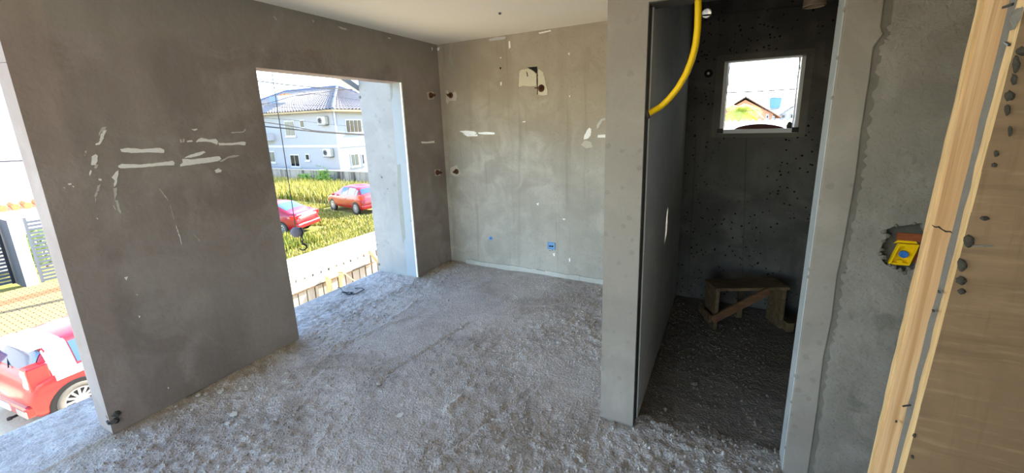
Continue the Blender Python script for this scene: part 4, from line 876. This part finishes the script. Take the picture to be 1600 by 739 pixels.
for nm, (u, v), r in (('fence_post', (512, 430), .055), ('fence_post', (525, 422), .05)):
    p = at(0, -6.88, u, v); tag(MB().tube([(0, 0, 0), (0, 0, p.z-G)], r, 10).build('log_post', M['log'], loc=(-6.88 if r > .052 else -6.76, p.y, G)), 'shorter peeled log post against the board fence' if r > .052 else 'taller peeled log post wired to the board fence', 'post', 'log posts at the fence')
a = at(0, -6.7, 521, 414)
tag(MB().tube([a, at(0, -6.7, 555, 440), at(0, -6.7, 600, 472)], .012, 6).tube([at(0, -6.7, 512, 434), at(0, -6.7, 525, 428), at(0, -6.7, 538, 428)], .008, 6).build('tie_rope', M['log']), 'rope stay slanting down from the log posts', 'rope')
a, b = at(0, -6.85, 578, 392), at(0, -6.85, 592, 410)
tag(MB().bar(a, b, .05, .11, (1, 0, 0)).build('brace_board', wood('weathered_brown', (176, 142, 108), (204, 172, 138))), 'short brown board nailed slantwise at the fence end', 'board')

# ------------------------------------------------------------------ gates across the street and the house behind
XG = -19.7; M['gate'] = flat('grey_gate_paint', (84, 88, 94), .6, .06); M['gate_dark'] = flat('dark_gate_frame', (40, 41, 48), .6, .08); M['post_w'] = flat('white_post_paint', (240, 238, 236), .8, .03)
def gate(y0, y1, z1, label, dark):
    t = thing('slatted_gate', label, 'gate', (XG, y0, G+.05)); L = y1-y0; H_ = z1-G-.05
    for yy in (0, L-.07): MB().box(-.03, .03, yy, yy+.07, 0, H_).build('gate_stile', M['gate_dark' if dark else 'gate'], t)
    n = 17; s0 = MB().box(-.015, .015, .07, L-.07, 0, .075).build('gate_slat', M['gate'], t)
    for i in range(n):
        o = s0 if i == 0 else s0.copy()
        if i: COL.objects.link(o)
        o.location = (0, 0, .03+i*(H_-.1)/n)
XG -= .8; gate(1.9, 3.64, -.80, 'grey slatted gate with a dark frame before the white post', True)
XG += .8; gate(4.02, 6.2, -.78, 'pale slatted fence panel beyond the white gate post', False)
t = thing('gate_post', 'thick white gate post between slatted panels across the street', 'post', (XG, 3.68, G))
MB().box(-1.0, .10, 0, .28, 0, 2.24).build('shaft', M['post_w'], t); MB().box(-1.04, .14, -.03, .31, 2.24, 2.30).build('post_cap', M['post_w'], t); MB().box(-.99, .09, -.008, .0, 0, 2.24).build('grey_face', M['gate'], t)
tag(MB().box(XG-.9, XG-.7, -6, 3.66, -.74, -.62).build('gate_beam', M['post_w']), 'white beam above the dark slatted gate', 'beam')
t = thing('house', 'white house with a terracotta coping seen behind the gates', 'house', (0, 0, 0))
MB().box(-36, -27, -14, 12, G, 6.5).build('wall_body', M['post_w'], t); MB().box(-36.5, -26.4, -14.5, 12.5, 6.5, 6.9).build('roof_edge', M['tile'], t)
t2 = struct(MB().box(-23.2, -23.0, -8, 10, G, -.75).build('wall_garden', flat('cream_garden_wall', (226, 214, 196), .9)), 'cream garden wall behind the gates', 'wall')
cp = MB()
for i in range(60): cp.tube([(-23.35, -8+i*.3, -.68), (-22.85, -8+i*.3, -.74)], .12, 6)
g = cp.build('terracotta_coping', flat('terracotta', (206, 132, 84), .85, .15), t2); g['kind'] = 'stuff'
def bush(loc, s, label, col, n=500, name='garden_bush', cat='bush', seed=1):
    t = thing(name, label, cat, loc); m = MB(); r = random.Random(seed)
    for _ in range(n):
        d = Vector((r.gauss(0, 1), r.gauss(0, 1), r.gauss(0, 1))).normalized()*r.uniform(.6, 1); q = Vector((d.x*s, d.y*s, s+d.z*s*.9)); a = Vector((r.uniform(-1, 1), r.uniform(-1, 1), r.uniform(-1, 1))).normalized()*s*.16; b = a.orthogonal().normalized()*s*.08
        m.add([q-a, q+b, q+a, q-b], [(0, 1, 2, 3)])
    g = m.build('leaf_mass', flat('leaf_'+name, col, .8, .3, 4), t); g['kind'] = 'stuff'
    MB().tube([(0, 0, G-loc[2]), (0, .03*s, s*.9)], [.06*s, .03*s], 6).build('stem', M['old_wood'], t)
bush((-22.0, 4.75, G), .8, 'green garden bush showing between pale fence slats', (150, 170, 90), seed=4)

# ------------------------------------------------------------------ view from the bathroom window
def gabled(name, label, x0, x1, y0, y1, zw, zr, wallm, roofm, ridge_x, ov=.4):
    t = thing(name, label, 'house', (0, 0, 0)); MB().box(x0, x1, y0, y1, G, zw).build('wall_body', wallm, t)
    MB().prism([[(x0, zw), (x1, zw), (ridge_x, zr-.1)]], (0, y0, 0), (1, 0, 0), (0, 0, 1), (0, 1, 0), y1-y0).build('gable', wallm, t)
    for a in (x0, x1):
        d = 1 if a > ridge_x else -1; sl = (zr-zw)/abs(a-ridge_x)
        A = Vector((a+d*ov, y0-ov, zw-sl*ov)); B = Vector((ridge_x, y0-ov, zr)); C = Vector((ridge_x, y1+ov, zr)); D = Vector((a+d*ov, y1+ov, zw-sl*ov))
        m = MB(); nn = 26; up = Vector((0, 0, .12))
        for i in range(nn): # tile courses
            f0, f1 = i/nn, (i+1)/nn+.01; m.add([A.lerp(B, f0)+up, D.lerp(C, f0)+up, D.lerp(C, f1)+up*.6, A.lerp(B, f1)+up*.6, A.lerp(B, f0), D.lerp(C, f0)], [(0, 1, 2, 3), (0, 4, 5, 1), (4, 0, 3), (5, 2, 1)])
        m.build('roof_slope', roofm, t)
    return t
brickw = flat('red_brick_wall', (206, 146, 118), .95, .15, 3); tl2 = flat('brown_roof_tile', (176, 146, 126), .9, .15, 5)
pa, pb, pcn = at(1, 27, 1165, 153), at(1, 27, 1209, 174), at(1, 27, 1150, 190)
t = gabled('brick_house', 'red brick gabled house beyond the bathroom window', pa.x-(pb.x-pa.x), pb.x, 27, 36, pb.z-.15, pa.z, brickw, tl2, pa.x, .35)
win(1, 27, -1, 1197, 178, 1201, 187, t=t, mull=1); win(1, 27, -1, 1206, 181, 1210, 187, t=t, mull=1)
q0, q1 = at(1, 37, 1212, 176), at(1, 37, 1300, 150)
t = gabled('grey_house', 'pale house with a grey tiled roof beyond the bathroom window', q0.x, q0.x+9, 37, 46, q0.z-.4, q0.z+3.0, flat('pale_render', (206, 204, 206), .9, .05), flat('grey_roof_tile', (170, 164, 160), .9, .1, 5), q0.x+4.5, .4)
win(1, 37, -1, 1234, 177, 1245, 186, t=t, mull=2); win(1, 37, -1, 1220, 178, 1228, 186, t=t, pane='curtain', mull=1)
p0, p1 = at(1, 56, 1205, 153), at(1, 56, 1218, 166)
t = thing('water_tank', 'square blue water tank on a tower above the roofs', 'tank', ((p0.x+p1.x)/2, 56, G))
hw = (p1.x-p0.x)/2; MB().lathe([(hw*1.2, p1.z-G-.2), (hw*1.38, p0.z-G-.1), (hw*1.38, p0.z-G), (hw*.4, p0.z-G+.15)], 4, (0, 0, 0)).build('tank_shell', flat('tank_blue', (92, 132, 168), .6, .1), t); MB().box(-hw, hw, -hw, hw, 0, p1.z-G-.2).build('tower', M['housewall'], t)
t.rotation_euler = (0, 0, PI/4*0)
# corrugated shed roof just below the window line
s0, s1, s2 = at(1, 9.5, 1118, 203), at(1, 9.5, 1262, 203), at(1, 13.5, 1205, 187.5)
t = thing('shed', 'shed with a pale corrugated roof just below the bathroom window', 'shed', (0, 0, 0))
m = MB(); xa, xb = -1.1, 2.6; nn = 150; vs = []; fs = []
for i in range(nn+1):
    x = xa+(xb-xa)*i/nn; w_ = .03*math.sin(2*PI*i/6)
    vs += [(x, 8.6, s0.z-.42+w_), (x, 13.6, s2.z+w_)]
fs = [(2*i, 2*i+2, 2*i+3, 2*i+1) for i in range(nn)]
m.add(vs, fs).build('corrugated_roof', flat('fibre_cement', (196, 190, 180), .9, .08, 4), t, smooth=True); MB().box(xa+.1, xb-.1, 8.9, 13.4, G, s0.z-.5).build('wall_body', M['housewall'], t)
# palm and yellow flowering shrub
pb_ = at(1, 19, 1156, 174); t = thing('palm_tree', 'yellow green feathery palm before the brick house', 'palm', (pb_.x, 19, G))
MB().tube([(0, 0, 0), (.06, 0, 2), (0, 0, pb_.z-G)], [.13, .10, .08], 8).build('palm_trunk', M['old_wood'], t)
lm = flat('palm_leaf', (206, 214, 104), .7, .2, 3); r = random.Random(9)
for k in range(30):
    a = 2*PI*k/30+r.uniform(-.2, .2); up = r.uniform(.1, 1.5); Lf = r.uniform(.7, 1.0); m = MB(); pts = []
    for i in range(9):
        f = i/8; pts.append(Vector((math.cos(a)*Lf*f*math.cos(up*(1-f)), math.sin(a)*Lf*f*math.cos(up*(1-f)), pb_.z-G+Lf*(math.sin(up)*f-.75*f*f))))
    m.tube(pts, .012, 4); sd_ = Vector((-math.sin(a), math.cos(a), 0))
    for i in range(1, 8):
        for s in (1, -1):
            for e_ in (0, .5):
                b = pts[i].lerp(pts[i+1], e_); tip_ = b+sd_*s*.30*(1-.5*abs(i/8-.4))+(pts[i+1]-pts[i])*.9-Vector((0, 0, .10)); wv = (pts[i+1]-pts[i])*.2; m.add([b-wv, b+wv, tip_], [(0, 1, 2)])
    m.build('frond', lm, t)
p = at(1, 17, 1171, 192); bush((p.x, 17, p.z-1.05), .42, 'bright yellow flowering bush before the brick house', (236, 206, 40), 420, 'flowering_bush', 'bush', 8)
p = at(1, 16, 1150, 196); bush((p.x, 16, p.z-1.0), .5, 'light green bush under the feathery palm', (170, 186, 96), 420, 'leafy_bush', 'bush', 12)
# ------------------------------------------------------------------ power lines
POLES = {}
PL_ = {(-11.5, 6.3): 'on the road, hidden by the grey brown wall', (-11.5, 27.0): 'beside the white house, hidden by the column', (-2.5, 11.5): 'behind the stained wall', (4.6, 11.5): 'behind the timber form panel', (-16.5, -9.0): 'on the footway outside the view', (-16.5, 5.2): 'on the footway, hidden by the wall stub'}
def pole(x, y):
    if (x, y) not in POLES:
        t = thing('utility_pole', 'concrete cable pole '+PL_[(x, y)], 'pole', (x, y, G))
        MB().lathe([(.14, 0), (.10, 9.0), (.09, 9.02)], 12).build('pole_shaft', flat('pole_concrete', (176, 174, 170), .9), t); MB().box(-.6, .6, -.05, .05, 8.2, 8.35).build('cross_arm', M['old_wood'], t); POLES[(x, y)] = t
def line(axis, val, pts, r, label, ends, mat='cable'):
    P = [at(axis, val, u, v) for u, v in pts]; (xa, ya), (xb, yb) = ends
    for e in ends: pole(*e)
    d = (P[-1]-P[0])/(P[-1]-P[0]).length; o = 1-axis
    f = lambda q, e: q.z+d.z/d[o]*(e[o]-q[o])*.55
    P = [Vector((xa, ya, f(P[0], ends[0])))]+P+[Vector((xb, yb, f(P[-1], ends[1])))]
    tag(MB().tube(P, r, 5).build('power_cable', M[mat]), label, 'cable', 'overhead street cables')
KE, RL, GT = ((-11.5, 6.3), (-11.5, 27.0)), ((-2.5, 11.5), (4.6, 11.5)), ((-16.5, -9.0), (-16.5, 5.2))
line(0, -11.5, [(400, 126), (445, 132), (500, 137), (560, 140.5)], .018, 'thick dark overhead cable crossing the sky above the white house', KE)
line(0, -11.7, [(405, 132), (450, 140), (478, 145), (560, 156)], .007, 'thin overhead wire just under the thick sky cable', KE)
line(0, -11.6, [(408, 163.5), (428, 159), (456, 150.5), (520, 142.5), (562, 137)], .010, 'sagging overhead wire along the house ridge', KE)
line(0, -11.4, [(412, 190.5), (450, 196), (490, 204), (530, 207.5), (570, 209.5)], .016, 'upper of two dark cables across the house windows', KE)
line(0, -11.45, [(414, 197.5), (450, 201), (500, 206.5), (570, 211)], .020, 'lower of two dark cables across the house windows', KE)
line(0, -11.8, [(450, 163), (480, 164.5), (520, 165)], .006, 'thin wire across the tiled house roof', KE)
line(0, -11.8, [(440, 167), (470, 169), (520, 176)], .006, 'thin wire just above the house eave', KE)
line(0, -11.5, [(440, 186), (480, 190), (530, 196)], .006, 'thin wire passing the upper house condenser', KE)
line(0, -16.5, [(0, 252.5), (6, 252.2), (12, 252)], .02, 'dark cable before the white house behind the gates', GT)
line(1, 11, [(1132, 145), (1180, 143), (1254, 138.5)], .014, 'dark cable crossing the sky in the bathroom window', RL)
line(1, 12, [(1132, 153), (1190, 154), (1254, 151)], .004, 'faint thin wire below the cable in the bathroom window', RL)
line(1, 12, [(1132, 175), (1190, 172), (1254, 166)], .004, 'faint wire before the palm in the bathroom window', RL)
